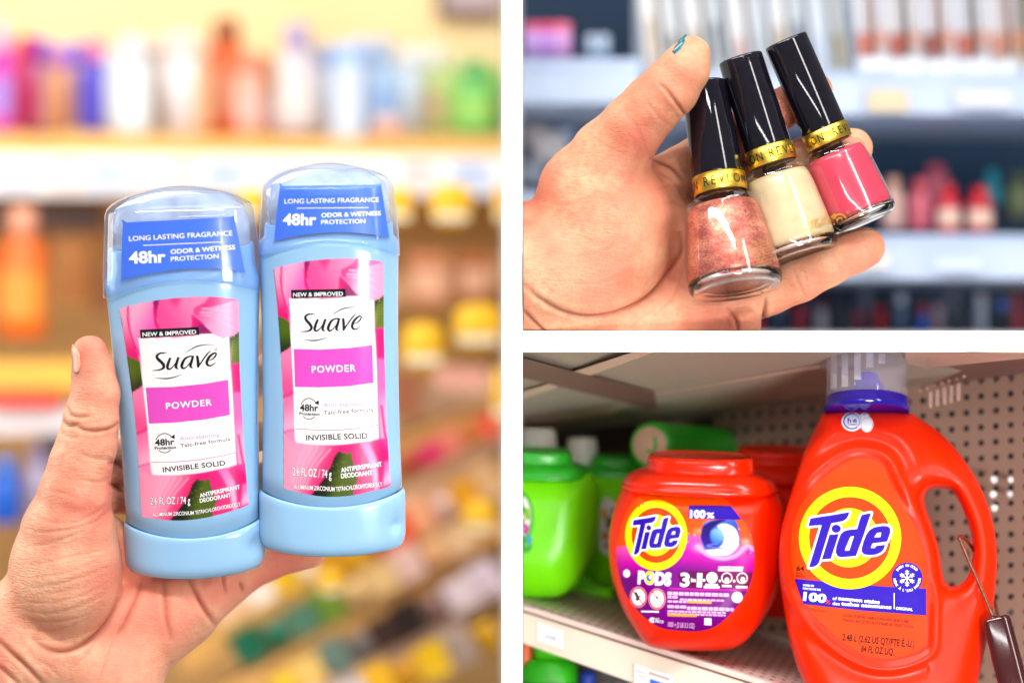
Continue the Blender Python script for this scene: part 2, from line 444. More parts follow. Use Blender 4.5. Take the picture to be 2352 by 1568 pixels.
class Paint:
    def __init__(s, v, base): s.x, s.y = v[:, 0], v[:, 1]; s.c = np.tile(np.array(lin(base)), (len(v), 1))
    def over(s, a, col):
        col = np.array(col) if np.ndim(col) == 2 else np.tile(np.array(col), (len(s.x), 1)); s.c = s.c * (1 - a[:, None]) + col * a[:, None]; return s
    def poly(s, pts, c0, c1=None, g=None, soft=1.5, smooth=0):
        if smooth: pts = catmull(pts, smooth)
        d = poly_sd(s.x, s.y, pts); a = 1 - sstep(-soft, soft, d); c0 = np.array(lin(c0))
        if c1 is None: col = np.tile(c0, (len(s.x), 1))
        else:
            (gx0, gy0), (gx1, gy1) = g; L2 = (gx1 - gx0) ** 2 + (gy1 - gy0) ** 2
            t = np.clip(((s.x - gx0) * (gx1 - gx0) + (s.y - gy0) * (gy1 - gy0)) / L2, 0, 1)[:, None]; t = t * t * (3 - 2 * t)
            col = c0 * (1 - t) + np.array(lin(c1)) * t
        return s.over(a, col)
    def line(s, pts, w, c, soft=1.0):
        p = catmull([(q[0], q[1]) for q in pts], 5, False); d = np.full(len(s.x), 1e9)
        for a, b in zip(p[:-1], p[1:]):
            e = b - a; t = np.clip(((s.x - a[0]) * e[0] + (s.y - a[1]) * e[1]) / (e @ e + 1e-9), 0, 1)
            d = np.minimum(d, np.hypot(s.x - a[0] - t * e[0], s.y - a[1] - t * e[1]))
        return s.over(1 - sstep(w / 2 - soft, w / 2 + soft, d), lin(c))

# ================================================================== THE SETTING: white partition between three bays
m_white = mat('white_board', (.9, .9, .9), .6, var=.01)
FD = -130.0               # front of the partition
def fin(name, x0, x1, y0, y1, d0, d1):
    a = PA(np.array([(x0, y0, d0), (x1, y1, d0)])); v = []
    for dd in (d0 * U, d1 * U):
        v += [(a[0, 0], dd, a[0, 2]), (a[1, 0], dd, a[0, 2]), (a[1, 0], dd, a[1, 2]), (a[0, 0], dd, a[1, 2])]
    o = mk(name, v, [(0, 3, 2, 1), (4, 5, 6, 7), (0, 1, 5, 4), (1, 2, 6, 5), (2, 3, 7, 6), (3, 0, 4, 7)], m_white, None, smooth=False)
    o['kind'] = 'structure'; return o
fin('partition_wall', 1152, 1200, -500, 2100, FD, 6600)
fin('partition_wall', 1200.5, 3000, 760, 808, FD, 4200)
XL = (1152 - 1176) * (D + FD) / D * U      # inner faces of the partition, metres
XR = (1200.5 - 1176) * (D + FD) / D * U
ZT = (784 - 760) * (D + FD) / D * U; ZB = (784 - 808) * (D + FD) / D * U
def clampR(v, z=None):
    v[:, 0] = np.maximum(v[:, 0], XR + .0002)
    if z == 'top': v[:, 2] = np.maximum(v[:, 2], ZT + .0002)
    if z == 'bottom': v[:, 2] = np.minimum(v[:, 2], ZB - .0002)
    return v
# ================================================================== LEFT BAY: deodorant sticks in a hand
m_blue = mat('light_blue_plastic', L4((152, 196, 232), .9), .22, coat=.3, var=.03, vscale=30, bump=.25, bscale=45, sss=.1, sssr=(.6, .8, 1), sss_scale=.002)
m_capclear = clear('clear_blue_plastic', (.76, .84, .985), .03, 1.5, haze=.09, hazecol=(.62, .72, .98))
m_innerdome = clear('pale_inner_dome', (.93, .95, .96), .12, 1.3, haze=.4, hazecol=(.9, .93, .95))
m_print = mat('printed_label', None, .28, coat=.35, printed=True, var=.03, vscale=900, bump=.06, bscale=2500, coat_rough=.12)
m_caplabel = mat('blue_label', L4((66, 112, 228), 1), .3, coat=.3, var=.03, bump=.08, bscale=2500)
m_ink_w = mat('white_ink', (.92, .92, .92), .4, var=.01); m_ink_k = mat('black_ink', (.012, .01, .014), .35, var=.01)
m_ink_pink = mat('pink_ink', L4((250, 140, 200)), .4, var=.01); m_ink_rose = mat('rose_ink', L4((205, 60, 120)), .4, var=.01)
m_ink_orchid = mat('orchid_ink', L4((236, 84, 200), .82), .35, coat=.3, var=.02); m_ink_br = mat('brown_ink', L4((70, 15, 30)), .4, var=.01)

def cmap(x0, y0, s): return lambda pts: [(x0 + x * s, y0 + y * s) + tuple(r) for x, y, *r in pts]
cT = cmap(269.9, 671.8, .1294); cB = cmap(269.9, 1004.9, .1355); cS = lambda pts: [(315.8 + x * .10985, 746.5 + y * .10985, w_ * .10985) for x, y, w_ in pts]

def sect(a, b, z, arch, n=72, se=2.5):
    th = np.arange(n) / n * 2 * np.pi; c, s = np.cos(th), np.sin(th)
    x = np.sign(c) * np.abs(c) ** (2 / se); y = np.sign(s) * np.abs(s) ** (2 / se)
    return np.stack([a * x, b * y, z + arch * (1 - np.abs(x) ** 2)], 1)
def stick(label, org, lean, pitch, tbl, Hl, Hc):
    M = Matrix.Rotation(math.radians(lean), 3, 'Y') @ Matrix.Rotation(math.radians(pitch), 3, 'X')
    def put(v):
        v = np.asarray(v) @ np.array(M).T
        return PA(np.stack([org[0] + v[:, 0], org[1] - v[:, 2], org[2] + v[:, 1]], 1))
    root = thing('deodorant_stick', P(*org), label, 'deodorant', 'two deodorant sticks held in the hand')
    zg, zr, L, ab, aw, at, ac, acs = tbl    # groove z, rim z, length, base / waist / body-top / cap-bottom / cap-shoulder half widths
    B = 92
    def dent(r_):
        g = np.exp(-((r_[:, 0] - ab * .86) / 15) ** 2 - ((r_[:, 2] - 58) / 17) ** 2) * (r_[:, 1] < 0); g2 = np.exp(-((r_[:, 0] - ab * .80) / 6) ** 2 - ((r_[:, 2] - 62) / 12) ** 2) * (r_[:, 1] < 0)
        r_[:, 1] += 13 * g - 4 * g2; r_[:, 0] -= 5 * g; return r_
    base = [dent(sect(ab * k, B * k2, z, ar, 180)) for z, k, k2, ar in ((2, .80, .72, -12), (0, .86, .82, -12), (4, .93, .9, -13), (14, .975, .97, -14), (24, .99, .99, -15), (34, 1, 1, -16), (44, 1, 1, -17), (54, 1, 1, -18), (64, 1, 1, -18), (74, 1, 1, -19), (84, 1, 1, -19.5), (zg - 22, 1.0, 1, -20), (zg - 6, .995, .995, -28), (zg - 2, .98, .98, -30), (zg - 1, .955, .95, -30), (zg - 6, .93, .92, -30))]
    v, f = loft(base, True, True); mk('base_cup', put(v), f, m_blue, root)
    bw = lambda t: aw + (at - aw) * t ** 1.6 + (ab * .96 - aw) * (1 - t) ** 3
    body = [sect(ab * .90, B * .88, zg - 8, -30), sect(ab * .925, B * .905, zg + 1, -30)]
    for t in np.linspace(0, 1, 14):
        z = zg + 3 + t * (zr - zg + 29); body.append(sect(bw(t), B * (.93 + .05 * t), z, -30 + 76 * t))
    body += [sect(acs * .98, B * .93, zr + (L * .845 - zr) * .6, 10), sect(acs * .965, B * .9, L * .842, 0), sect(acs * .93, B * .86, L * .846, 0)]
    vb, fb = loft(body, True, True); wb = put(vb); mk('stick_body', wb, fb, m_blue, root)
    dome = [sect(acs * .93, B * .84, L * .847, 0), sect(acs * .93, B * .83, L * .90, 0), sect(acs * .86, B * .75, L * .945, 0), sect(acs * .6, B * .55, L * .978, 0), sect(acs * .2, B * .2, L * .984, 0)]
    v, f = loft(dome, True, True); mk('inner_dome', put(v), f, m_innerdome, root)
    cap = [sect(ac * .985, B * .995, zr + 1, 46), sect(ac * 1.0, B * 1.03, zr, 46)]
    for t in np.linspace(.06, 1, 9):
        z = zr + t * (L * .93 - zr); cap.append(sect(ac + (acs - ac) * t ** 1.5, B * (1.035 - .06 * t), z, 46 * (1 - t) ** 1.6))
    for z, k, k2 in ((.945, .975, .955), (.957, .91, .86), (.97, .79, .74), (.982, .62, .6), (.991, .42, .42), (.998, .2, .2), (1.0, .05, .05)):
        cap.append(sect(acs * k, B * k2, L * z, 0))
    v, f = loft(cap, False, True); wc = put(v); cp = mk('clear_cap', wc, f, m_capclear, root)
    tb = bvh(wb, fb); tc = bvh(wc, f)
    # --- paper label with petals and leaves
    top = catmull([(277, 716), (281, 706), (367, 688.6), (464, 681), (535, 686), (546, 690), (548, 698)], 8, False)
    bot = catmull([(327, 1182), (331, 1187), (405, 1194.6), (473, 1188), (540, 1170), (567, 1160), (572, 1155)], 8, False)
    R, C = 150, 90
    def resamp(p, n):
        s = np.r_[0, np.cumsum(np.hypot(*np.diff(p[:, :2], axis=0).T))]; q = np.linspace(0, s[-1], n); return np.stack([np.interp(q, s, p[:, 0]), np.interp(q, s, p[:, 1])], 1)
    T_, B_ = resamp(top, C), resamp(bot, C); lf = resamp(catmull([(277, 716), (294.5, 819), (315.8, 994), (327, 1182)], 6, False), R); rt = resamp(catmull([(548, 698), (551, 861), (565, 1089), (572, 1155)], 6, False), R)
    u = np.linspace(0, 1, C)[None, :, None]; v_ = np.linspace(0, 1, R)[:, None, None]
    G = (1 - v_) * T_[None] + v_ * B_[None] + (1 - u) * lf[:, None] + u * rt[:, None] - ((1 - u) * (1 - v_) * T_[0] + u * (1 - v_) * T_[-1] + (1 - u) * v_ * B_[0] + u * v_ * B_[-1])
    HOT, PINK, PALE, DEEP, LEAF, DLEAF = (238, 8, 132), (255, 120, 180), (255, 180, 212), (150, 10, 110), (88, 112, 12), (24, 40, 8)
    def art(q):
        p = Paint(q, PINK)
        p.over(.5 + .5 * np.sin(q[:, 0] * .05 + q[:, 1] * .021), np.array(lin((255, 150, 195))))
        p.poly(cT([(-200, 100), (180, 240), (180, 500), (300, 900), (400, 1250), (150, 1250), (-50, 700)]), PALE, HOT, cT([(100, 300), (200, 1150)]), 2)
        p.poly(cT([(200, 200), (640, 100), (640, 400), (750, 680), (390, 800), (390, 1100), (240, 700)]), PALE, (250, 110, 190), cT([(250, 400), (650, 600)]), 2)
        p.line(cT([(185, 240), (180, 450), (240, 750), (390, 1120)]), 3.4, HOT, 1.5)
        p.poly(cT([(640, 90), (760, 80), (715, 300), (700, 500), (780, 680), (700, 700), (650, 520), (630, 300)]), DEEP, HOT, cT([(740, 120), (650, 450)]), 1.5)
        p.poly(cT([(760, 80), (1660, 40), (1500, 180), (1350, 290), (1320, 600), (780, 680), (710, 500), (710, 300)]), (255, 150, 190), (255, 90, 160), cT([(1500, 100), (800, 500)]), 1.5)
        p.poly(cT([(900, 60), (1130, 60), (1060, 300), (1000, 420), (960, 220)]), (250, 60, 140), PINK, cT([(1000, 100), (1000, 420)]), 8)
        p.poly(cT([(1320, 380), (1450, 480), (1700, 740), (1300, 780), (1320, 500)]), HOT, DEEP, cT([(1330, 500), (1550, 620)]), 2)
        p.poly(cT([(1660, 30), (2200, 60), (2160, 160), (1700, 300), (1400, 330), (1370, 270), (1550, 180)]), (245, 50, 140), PINK, cT([(1500, 200), (2050, 260)]), 3)
        p.poly(cT([(1980, 700), (2260, 600), (2300, 1230), (2160, 1250), (2010, 1265)]), DLEAF, (110, 130, 40), cT([(2000, 760), (2100, 1000)]), 1)
        for k in range(6): p.line(cT([(2010, 1230 - 30 * k), (2070, 1080 - 60 * k), (2160, 900 - 60 * k)]), 1.0, (140, 150, 50), .9)
        p.poly([(530, 835), (565, 832), (600, 1000), (560, 1010), (540, 960)], HOT, (235, 30, 150), [(540, 840), (550, 1000)], 1.5)
        p.poly([(536, 900), (556, 900), (570, 960), (575, 1080), (560, 1095), (548, 1060), (540, 980)], (255, 120, 190), PALE, [(540, 960), (575, 1000)], 4)
        p.line([(548, 1000), (560, 1070), (575, 1095)], 5, HOT, 3)
        p.poly([(280, 815)] + cT([(180, 1135), (300, 1170), (395, 1235), (425, 1470)]) + [(332, 878), (322, 890), (300, 903), (285, 880)], (90, 118, 12), DLEAF, [(300, 850), (312, 900)], .9)
        p.poly([(300, 903), (322, 890), (334, 882), (345, 960), (345, 985), (318, 992), (300, 960)], (255, 140, 185), (250, 95, 160), [(318, 900), (325, 985)], 1.2)
        p.line([(310, 996), (330, 990), (345, 978)], 6, HOT, 4)
        p.poly([(310, 1000), (346, 990), (350, 1060), (318, 1070)], (255, 130, 180), PALE, [(320, 1000), (335, 1060)], 4)
        p.line([(318, 1071), (335, 1066), (350, 1063)], 2.2, (240, 60, 140), 2)
        p.poly(cB([(1300, 560), (2400, 480), (2400, 1500), (800, 1500), (1200, 900)]), HOT, (230, 0, 125), cB([(1400, 700), (2200, 900)]), 1.5)
        p.poly(cB([(1700, 540), (1860, 520), (1990, 760), (2030, 1200), (1960, 1220), (1900, 900), (1800, 700)]), (255, 120, 190), PALE, cB([(1750, 600), (1980, 1000)]), 5)
        p.poly(cB([(2120, 800), (2300, 720), (2350, 1060), (2100, 1150)]), (255, 130, 195), PALE, cB([(2120, 900), (2200, 1000)]), 5)
        p.poly(cB([(1900, 480), (2200, 420), (2200, 620), (2060, 610), (1960, 560)]), (250, 80, 165), HOT, cB([(2150, 450), (2050, 610)]), 2)
        p.poly(cB([(360, 500), (560, 640), (1330, 600), (1355, 655), (1270, 790), (1200, 960), (1050, 1170), (860, 1420), (380, 1400)]), (255, 165, 195), (245, 40, 125), cB([(700, 900), (1120, 1120)]), .9)
        for k in range(5): p.line(cB([(560 + 60 * k, 1250), (650 + 80 * k, 950), (760 + 110 * k, 680)]), 2.2, (255, 185, 205), 2)
        p.poly(cB([(1350, 690), (1400, 715), (1430, 708), (1480, 725), (1520, 700), (1570, 680), (1562, 730), (1580, 760), (1575, 800), (1605, 850), (1600, 890), (1640, 960), (1680, 1090), (1660, 1140), (1620, 1200), (1615, 1400), (860, 1440), (1050, 1200), (1150, 1060), (1230, 900), (1260, 800)]), DLEAF, (92, 110, 18), cB([(1240, 900), (1440, 960)]), .8)
        for k in range(4): p.line(cB([(1180, 1300 - 110 * k), (1380, 1200 - 110 * k), (1560, 1150 - 110 * k)]), .9, (118, 128, 40), .8)
        wp = catmull(cT([(370, 812), (1000, 795), (1700, 725)]) + cT([(1760, 770), (1860, 803), (1975, 795)]), 1, False)
        p.poly([tuple(a) for a in wp[:, :2]] + [(534, 920), (543, 1066.5), (500, 1077), (450, 1086), (400, 1090), (348.5, 1091), (334, 940)], (250, 246, 245), soft=.6)
        p.poly(cT([(1350, 285), (1700, 250), (1900, 200), (2300, 60), (2300, 560), (2150, 700), (2060, 770), (1900, 805), (1780, 780), (1680, 700), (1560, 600), (1450, 450), (1360, 380)]), (250, 70, 150), (255, 172, 208), cT([(1380, 290), (1800, 480)]), .9)
        for k in range(4): p.line(cT([(1450 + 20 * k, 400 - 40 * k), (1700 + 40 * k, 430 - 60 * k), (2050, 640 - 160 * k)]), 1.5, (255, 195, 222), 1.6)
        return p.c ** 1.18 * .9
    pr = Print(tb, root, Hl)
    lab = pr.patch('front_label', G, art, m_print, .5)
    A = lambda n, parts, m, off=.9, ml=10: pr.add(n, parts, m, off, ml, parent=lab)
    A('banner', [to_tri([[(321, 757.2), (456.2, 750.7), (458.2, 768.2), (323, 776.6)]])], m_ink_k)
    A('lettering', [text('NEW & IMPROVED', 327.5, 772.7, 451, 766.4, 9.4, .012)], m_ink_w, 1.3)
    A('band', [to_tri([[(334.8, 890), (400, 888), (470, 881), (523.8, 871.6), (528.2, 952.3), (470, 963), (400, 970), (342, 972.4)]])], m_ink_orchid, .9, 8)
    A('lettering', [text('POWDER', 381.7, 939.4, 487, 930.3, 15, .014, 0, 1.15)], m_ink_w, 1.3)
    logo = []
    for s_ in ([(610, 572, 14), (540, 583, 26), (470, 588, 36), (405, 640, 52), (425, 705, 62), (490, 765, 64), (545, 830, 64), (545, 885, 56), (490, 925, 34), (420, 940, 24), (312, 950, 8)],
               [(690, 680, 46), (655, 760, 58), (628, 850, 60), (632, 905, 50), (680, 915, 34), (740, 870, 24), (800, 790, 24), (845, 700, 26)],
               [(860, 668, 50), (822, 780, 58), (805, 880, 54), (858, 918, 10)],
               [(1165, 650, 30), (1080, 655, 32), (990, 705, 48), (938, 800, 62), (925, 865, 60), (965, 905, 36), (1035, 860, 22), (1110, 770, 22), (1150, 690, 20)],
               [(1165, 640, 46), (1130, 760, 58), (1108, 860, 52), (1158, 897, 10)],
               [(1245, 635, 50), (1262, 740, 62), (1268, 830, 56), (1262, 888, 34)], [(1268, 870, 34), (1330, 780, 30), (1400, 680, 32), (1475, 585, 28), (1538, 535, 8)],
               [(1480, 742, 10), (1555, 715, 24), (1625, 650, 36), (1645, 590, 32), (1590, 590, 38), (1505, 660, 54), (1452, 760, 60), (1462, 825, 52), (1525, 848, 32), (1595, 812, 20), (1652, 765, 6)],
               [(980, 592, 2), (1100, 517, 18), (1250, 442, 24), (1430, 408, 15), (1630, 412, 3)], [(355, 1098, 2), (480, 1112, 16), (620, 1115, 27), (780, 1083, 20), (955, 1022, 2)]):
        logo += stroke(cS(s_))
    logo.append(ring(315.8 + 1640 * .10985, 746.5 + 508 * .10985, 3.3, 3.3, 1.2, 16))
    A('logo', logo, m_ink_k, .9, 0)
    ic = [ring(378, 1018, 22, 24, 1.9, 18, 35, 160), ring(378, 1018, 20, 22, 1.7, 14, 225, 318), text('48hr', 356, 1023, 401, 1020.4, 14.5, .03), text('Protection', 355.3, 1031.6, 404.4, 1029.6, 6.3, .03), (np.array([(391, 1003.5), (401.5, 1008), (401, 997)]), [(0, 1, 2)])]
    A('icon', ic, m_ink_k)
    A('lettering', [text('Anti-staining', 412.9, 1010.9, 504.4, 1001.7, 8.6, .012, 0, 1.1)], m_ink_pink)
    A('lettering', [text('Talc-free formula', 414.7, 1027.3, 529.3, 1011.5, 8.6, .008, 0, 1.1), text('INVISIBLE SOLID', 374.4, 1084, 518, 1068, 11.5, .022, 0, 1.05)], m_ink_k)
    A('rule', stroke([(346, 1061.4, 1.3), (400, 1060, 1.3), (450, 1056, 1.3), (500, 1048, 1.3), (541, 1039, 1.3)]), m_ink_rose)
    small = [('2.6 FL OZ / 74 g', 346.2, 1158, 437, 1156, 17, .006), ('ANTIPERSPIRANT', 459.4, 1142.2, 552, 1121.5, 9.6, .02), ('DEODORANT', 459.7, 1154, 530.8, 1140.5, 9.6, .02), ('ALUMINUM ZIRCONIUM', 350.6, 1185.4, 445, 1181.5, 9, .01), ('TETRACHLOROHYDREX GLY', 449, 1181.2, 553, 1161, 9, .01)]
    A('lettering', [text(*t[:5], t[5], .045) for t in small], m_ink_br, .8); A('lettering', [text(*t) for t in small], m_ink_w, 1.3)
    # --- sticker on the cap
    pc = Print(tc, cp, Hc)
    st = catmull([(278.4, 641), (282, 514), (290, 511), (410, 505), (530, 498), (538, 502), (552, 570), (562, 621), (560, 625), (500, 617), (431.7, 617), (349, 627), (283, 643)], 3)
    cl = pc.add('cap_sticker', [to_tri([[tuple(a) for a in st]])], m_caplabel, .6, 9)
    pc.add('lettering', [text('LONG LASTING FRAGRANCE', 296.6, 553.8, 533.9, 540.6, 11.5, .008), text('48hr', 296.6, 604.9, 380.6, 601.6, 27, .03), text('ODOR & WETNESS', 392, 583.5, 540.5, 572.5, 10.6, .022), text('PROTECTION', 392.8, 600, 502.6, 593, 10.6, .01),
                         (np.array([(328.9, 562.9), (509, 554.7), (509, 556.3), (328.9, 564.5)]), [(0, 1, 2, 3)])], m_ink_w, 1.1, 10, parent=cl)
    return root
stick('pale blue deodorant stick nearest the thumb, its label fully readable', (449, 1304, 70), -2.6, 10, (116, 641, 891, 161, 155, 178, 184, 172), IDT, IDT)
HL = H_map([(277, 713), (548, 692), (572, 1155), (327, 1185)], [(631, 621), (882, 606), (898, 1111), (653, 1119)])
HC = H_map([(281.7, 512), (537, 498), (562, 624.7), (278.4, 644.5)], [(642.7, 428), (875, 423.7), (893, 545.6), (629.5, 553.8)])
stick('pale blue deodorant stick held higher, beside the one at the thumb', (764, 1256, 35), -.7, 8, (136, 676, 891, 168, 153, 160, 163, 152), HL, HC)

# ---- hands
def build_hand(name, label, chains, lo, hi, h, creases, m, ks=26, clamp=None, flush=(), bulges=()):
    G = grid(lo, hi, h); vol = None
    for ch, k in chains:
        d = chain_sdf(G, ch); vol = d if vol is None else smin(vol, d, k)
    v, f = surface_nets(vol, lo, h); del vol, G
    v = smooth_mesh(v, f, 3, .5); n = vnormals(v, f)
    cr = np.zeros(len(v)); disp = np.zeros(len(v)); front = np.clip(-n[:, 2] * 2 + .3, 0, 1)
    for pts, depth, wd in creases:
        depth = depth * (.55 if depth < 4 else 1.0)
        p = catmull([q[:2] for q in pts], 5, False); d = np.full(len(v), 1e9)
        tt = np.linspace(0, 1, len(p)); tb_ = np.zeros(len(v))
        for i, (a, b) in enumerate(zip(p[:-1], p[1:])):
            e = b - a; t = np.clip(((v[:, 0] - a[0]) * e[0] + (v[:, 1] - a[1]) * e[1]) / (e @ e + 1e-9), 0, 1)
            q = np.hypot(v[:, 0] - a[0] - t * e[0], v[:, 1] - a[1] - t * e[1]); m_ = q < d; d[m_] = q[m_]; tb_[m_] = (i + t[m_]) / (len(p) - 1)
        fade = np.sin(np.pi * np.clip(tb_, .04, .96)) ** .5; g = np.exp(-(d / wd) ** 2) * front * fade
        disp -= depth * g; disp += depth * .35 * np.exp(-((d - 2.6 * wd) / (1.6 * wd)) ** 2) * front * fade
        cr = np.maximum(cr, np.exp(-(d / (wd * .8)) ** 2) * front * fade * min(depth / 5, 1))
    rs = np.random.RandomState(3); lum = np.zeros(len(v))
    for k in range(26):
        w_ = rs.normal(size=3) * (.02 if k < 10 else .05); lum += np.sin(v @ w_ + rs.rand() * 6.28) * (.55 if k < 10 else .22)
    v = v + n * (disp + lum * .55)[:, None]
    fl = np.zeros(len(v))
    for cx, cy, r in flush: fl = np.maximum(fl, np.exp(-((v[:, 0] - cx) ** 2 + (v[:, 1] - cy) ** 2) / r ** 2))
    W = PA(v)
    if clamp: W = clamp(W)
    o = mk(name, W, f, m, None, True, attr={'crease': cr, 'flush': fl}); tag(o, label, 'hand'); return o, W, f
m_skin = skin_mat('skin', L4((246, 188, 150), .87), L4((236, 134, 110), .86), L4((155, 62, 34), .8))
m_skin2 = skin_mat('skin_warm', L4((238, 180, 140), .86), L4((222, 120, 94), .85), L4((115, 48, 28), .8))
chL = [([(207, 812, -75, 42), (214, 850, -72, 49), (219, 905, -68, 56), (209, 965, -60, 64), (200, 1016, -52, 69), (185, 1067, -46, 72), (170, 1140, -34, 84), (157, 1220, -10, 108), (150, 1300, 12, 128), (146, 1342, 22, 132)], 10),
       ([(-120, 1580, 80, 150), (50, 1410, 50, 92)], 22),
       ([(-260, 1820, 160, 190), (-60, 1620, 110, 165), (60, 1510, 70, 122), (160, 1520, 75, 118), (250, 1570, 80, 120)], 24),
       ([(180, 1460, 90, 100), (300, 1430, 105, 92), (400, 1400, 120, 88)], 26),
       ([(200, 1700, 110, 130), (240, 1600, 95, 100), (303, 1502, 95, 88), (365, 1438, 105, 88), (428, 1384, 120, 86), (500, 1322, 168, 78), (600, 1279, 186, 58), (680, 1264, 178, 47), (712, 1268, 172, 36)], 30),
       ([(330, 1380, 170, 60), (400, 1300, 210, 58), (560, 1180, 220, 46), (640, 1080, 180, 40)], 16),
       ([(225, 1040, 120, 38), (290, 1034, 170, 32), (380, 1000, 190, 34), (560, 900, 180, 36), (640, 820, 160, 34)], 8),
       ([(215, 1092, 120, 38), (290, 1092, 170, 30), (400, 1080, 190, 34), (600, 1000, 180, 34)], 7),
       ([(215, 1145, 110, 38), (290, 1148, 165, 32), (430, 1170, 190, 36), (600, 1100, 190, 36)], 7),
       ([(230, 1230, 90, 60), (330, 1330, 140, 70)], 20)]
c4 = cmap(0, 1148.4, .2677); c3 = cmap(0, 746.5, .25635)
crL = [(c4([(280, 120), (420, 180), (620, 190), (780, 130), (900, 40)]), 2.6, 3.4), (c4([(220, 240), (380, 270), (560, 250), (800, 190), (950, 60)]), 3, 3.4), (c4([(240, 400), (440, 360), (620, 300), (760, 230)]), 2.8, 3.2),
       (c4([(260, 560), (480, 510), (720, 460), (900, 420)]), 2, 3.2), (c4([(220, 660), (480, 640), (720, 570), (960, 450)]), 1.8, 3), (c4([(240, 750), (480, 720), (700, 660), (980, 560)]), 2.4, 3.2),
       (c4([(170, 860), (420, 880), (700, 820), (940, 700)]), 1.8, 3), (c4([(200, 940), (440, 970), (700, 900), (930, 800)]), 2, 3), (c4([(190, 1010), (440, 1040), (700, 1000), (880, 900)]), 2.3, 3.2), (c4([(200, 1100), (420, 1120), (640, 1060), (850, 960)]), 1.8, 3),
       (c4([(300, 800), (500, 790), (760, 740)]), 1.6, 2.6), (c4([(260, 1180), (440, 1200), (640, 1170), (820, 1090)]), 2, 3),
       (c4([(1010, 860), (960, 990), (880, 1100), (740, 1210), (560, 1290), (400, 1270), (280, 1180)]), 8, 6),
       (c4([(1220, 680), (1150, 860), (1060, 1060), (1000, 1160)]), 5, 5), (c4([(1000, 1160), (930, 1300), (850, 1550)]), 3, 4), (c4([(1400, 680), (1415, 850), (1430, 1020), (1470, 1190)]), 6, 5.5),
       (c4([(1610, 650), (1690, 800), (1780, 960), (1860, 1080)]), 8, 6), (c4([(1915, 600), (1925, 700), (1940, 790)]), 7, 5), (c4([(2060, 700), (2090, 780)]), 5, 5),
       (c4([(-40, 1180), (100, 1310), (240, 1440), (370, 1580)]), 8, 5), (c4([(-60, 1380), (60, 1480), (180, 1590)]), 6, 5), (c4([(330, 1370), (430, 1430), (520, 1520)]), 2.5, 4), (c4([(820, 1200), (740, 1320), (600, 1450)]), 2.6, 4),
       (c3([(600, 730), (640, 800), (720, 820), (820, 810)]), 4, 4), (c3([(570, 860), (620, 900), (700, 890)]), 4, 4), (c3([(660, 890), (760, 940), (900, 945), (1000, 920), (1070, 870)]), 4.5, 3.6), (c3([(540, 960), (620, 1000), (720, 1010)]), 3, 3.6),
       (c3([(700, 1120), (800, 1180), (920, 1200), (1010, 1190)]), 2.6, 3.4), (c3([(690, 1370), (820, 1400), (920, 1400), (990, 1340)]), 2.8, 3.4), (c3([(440, 1230), (560, 1180), (660, 1120)]), 1.8, 3.4), (c3([(400, 1480), (560, 1500), (700, 1560)]), 2.4, 3.4),
       ([(252, 1064), (268, 1062), (285, 1078)], 6, 5), ([(252, 1112), (268, 1116), (284, 1130)], 6, 5)]
for k in range(9): crL.append((c3([(840 + 6 * k, 620 + 34 * k), (930, 640 + 34 * k), (1060, 640 + 30 * k)]), .7, 2.2))
handL, hv, hf = build_hand('hand', 'hand cradling the two deodorant sticks, thumb upright along the left one', chL, (-330, 750, -170), (770, 1860, 330), 4.5, crL, m_skin,
                           flush=[(330, 1400, 110), (300, 1500, 90), (520, 1370, 50), (215, 900, 35), (270, 1080, 30), (230, 1340, 70), (640, 1300, 50)])
def nail(name, hv, hf, hand, pts, m, off=1.2, thick=2.5):
    """curved nail plate following the finger: pts is a list of (px, py) rows -> grid (R,C,2)"""
    tree = bvh(hv, hf); g = np.array(pts, float); R, C, _ = g.shape; v2 = g.reshape(-1, 2)
    up = on_surface(tree, v2, off); i = np.arange(R * C).reshape(R, C)
    f = np.stack([i[:-1, :-1], i[1:, :-1], i[1:, 1:], i[:-1, 1:]], -1).reshape(-1, 4)
    o = mk(name, up, f, m, hand, True); sd = o.modifiers.new('thick', 'SOLIDIFY'); sd.thickness = thick * U; sd.offset = 1; return o
m_nail = mat('nail_plate', L4((238, 178, 150), .8), .42, var=.05, sss=.1)
rows = []
for y, xl, xr in ((790, 166.5, 167.5), (794, 165.6, 171), (802, 165.8, 178), (812, 166.5, 183), (825, 167.5, 184), (840, 169, 185), (852, 170.5, 182), (857, 173, 177)):
    rows.append([(x, y) for x in np.linspace(xl, xr, 6)])
nail('thumbnail', hv, hf, handL, rows, m_nail)

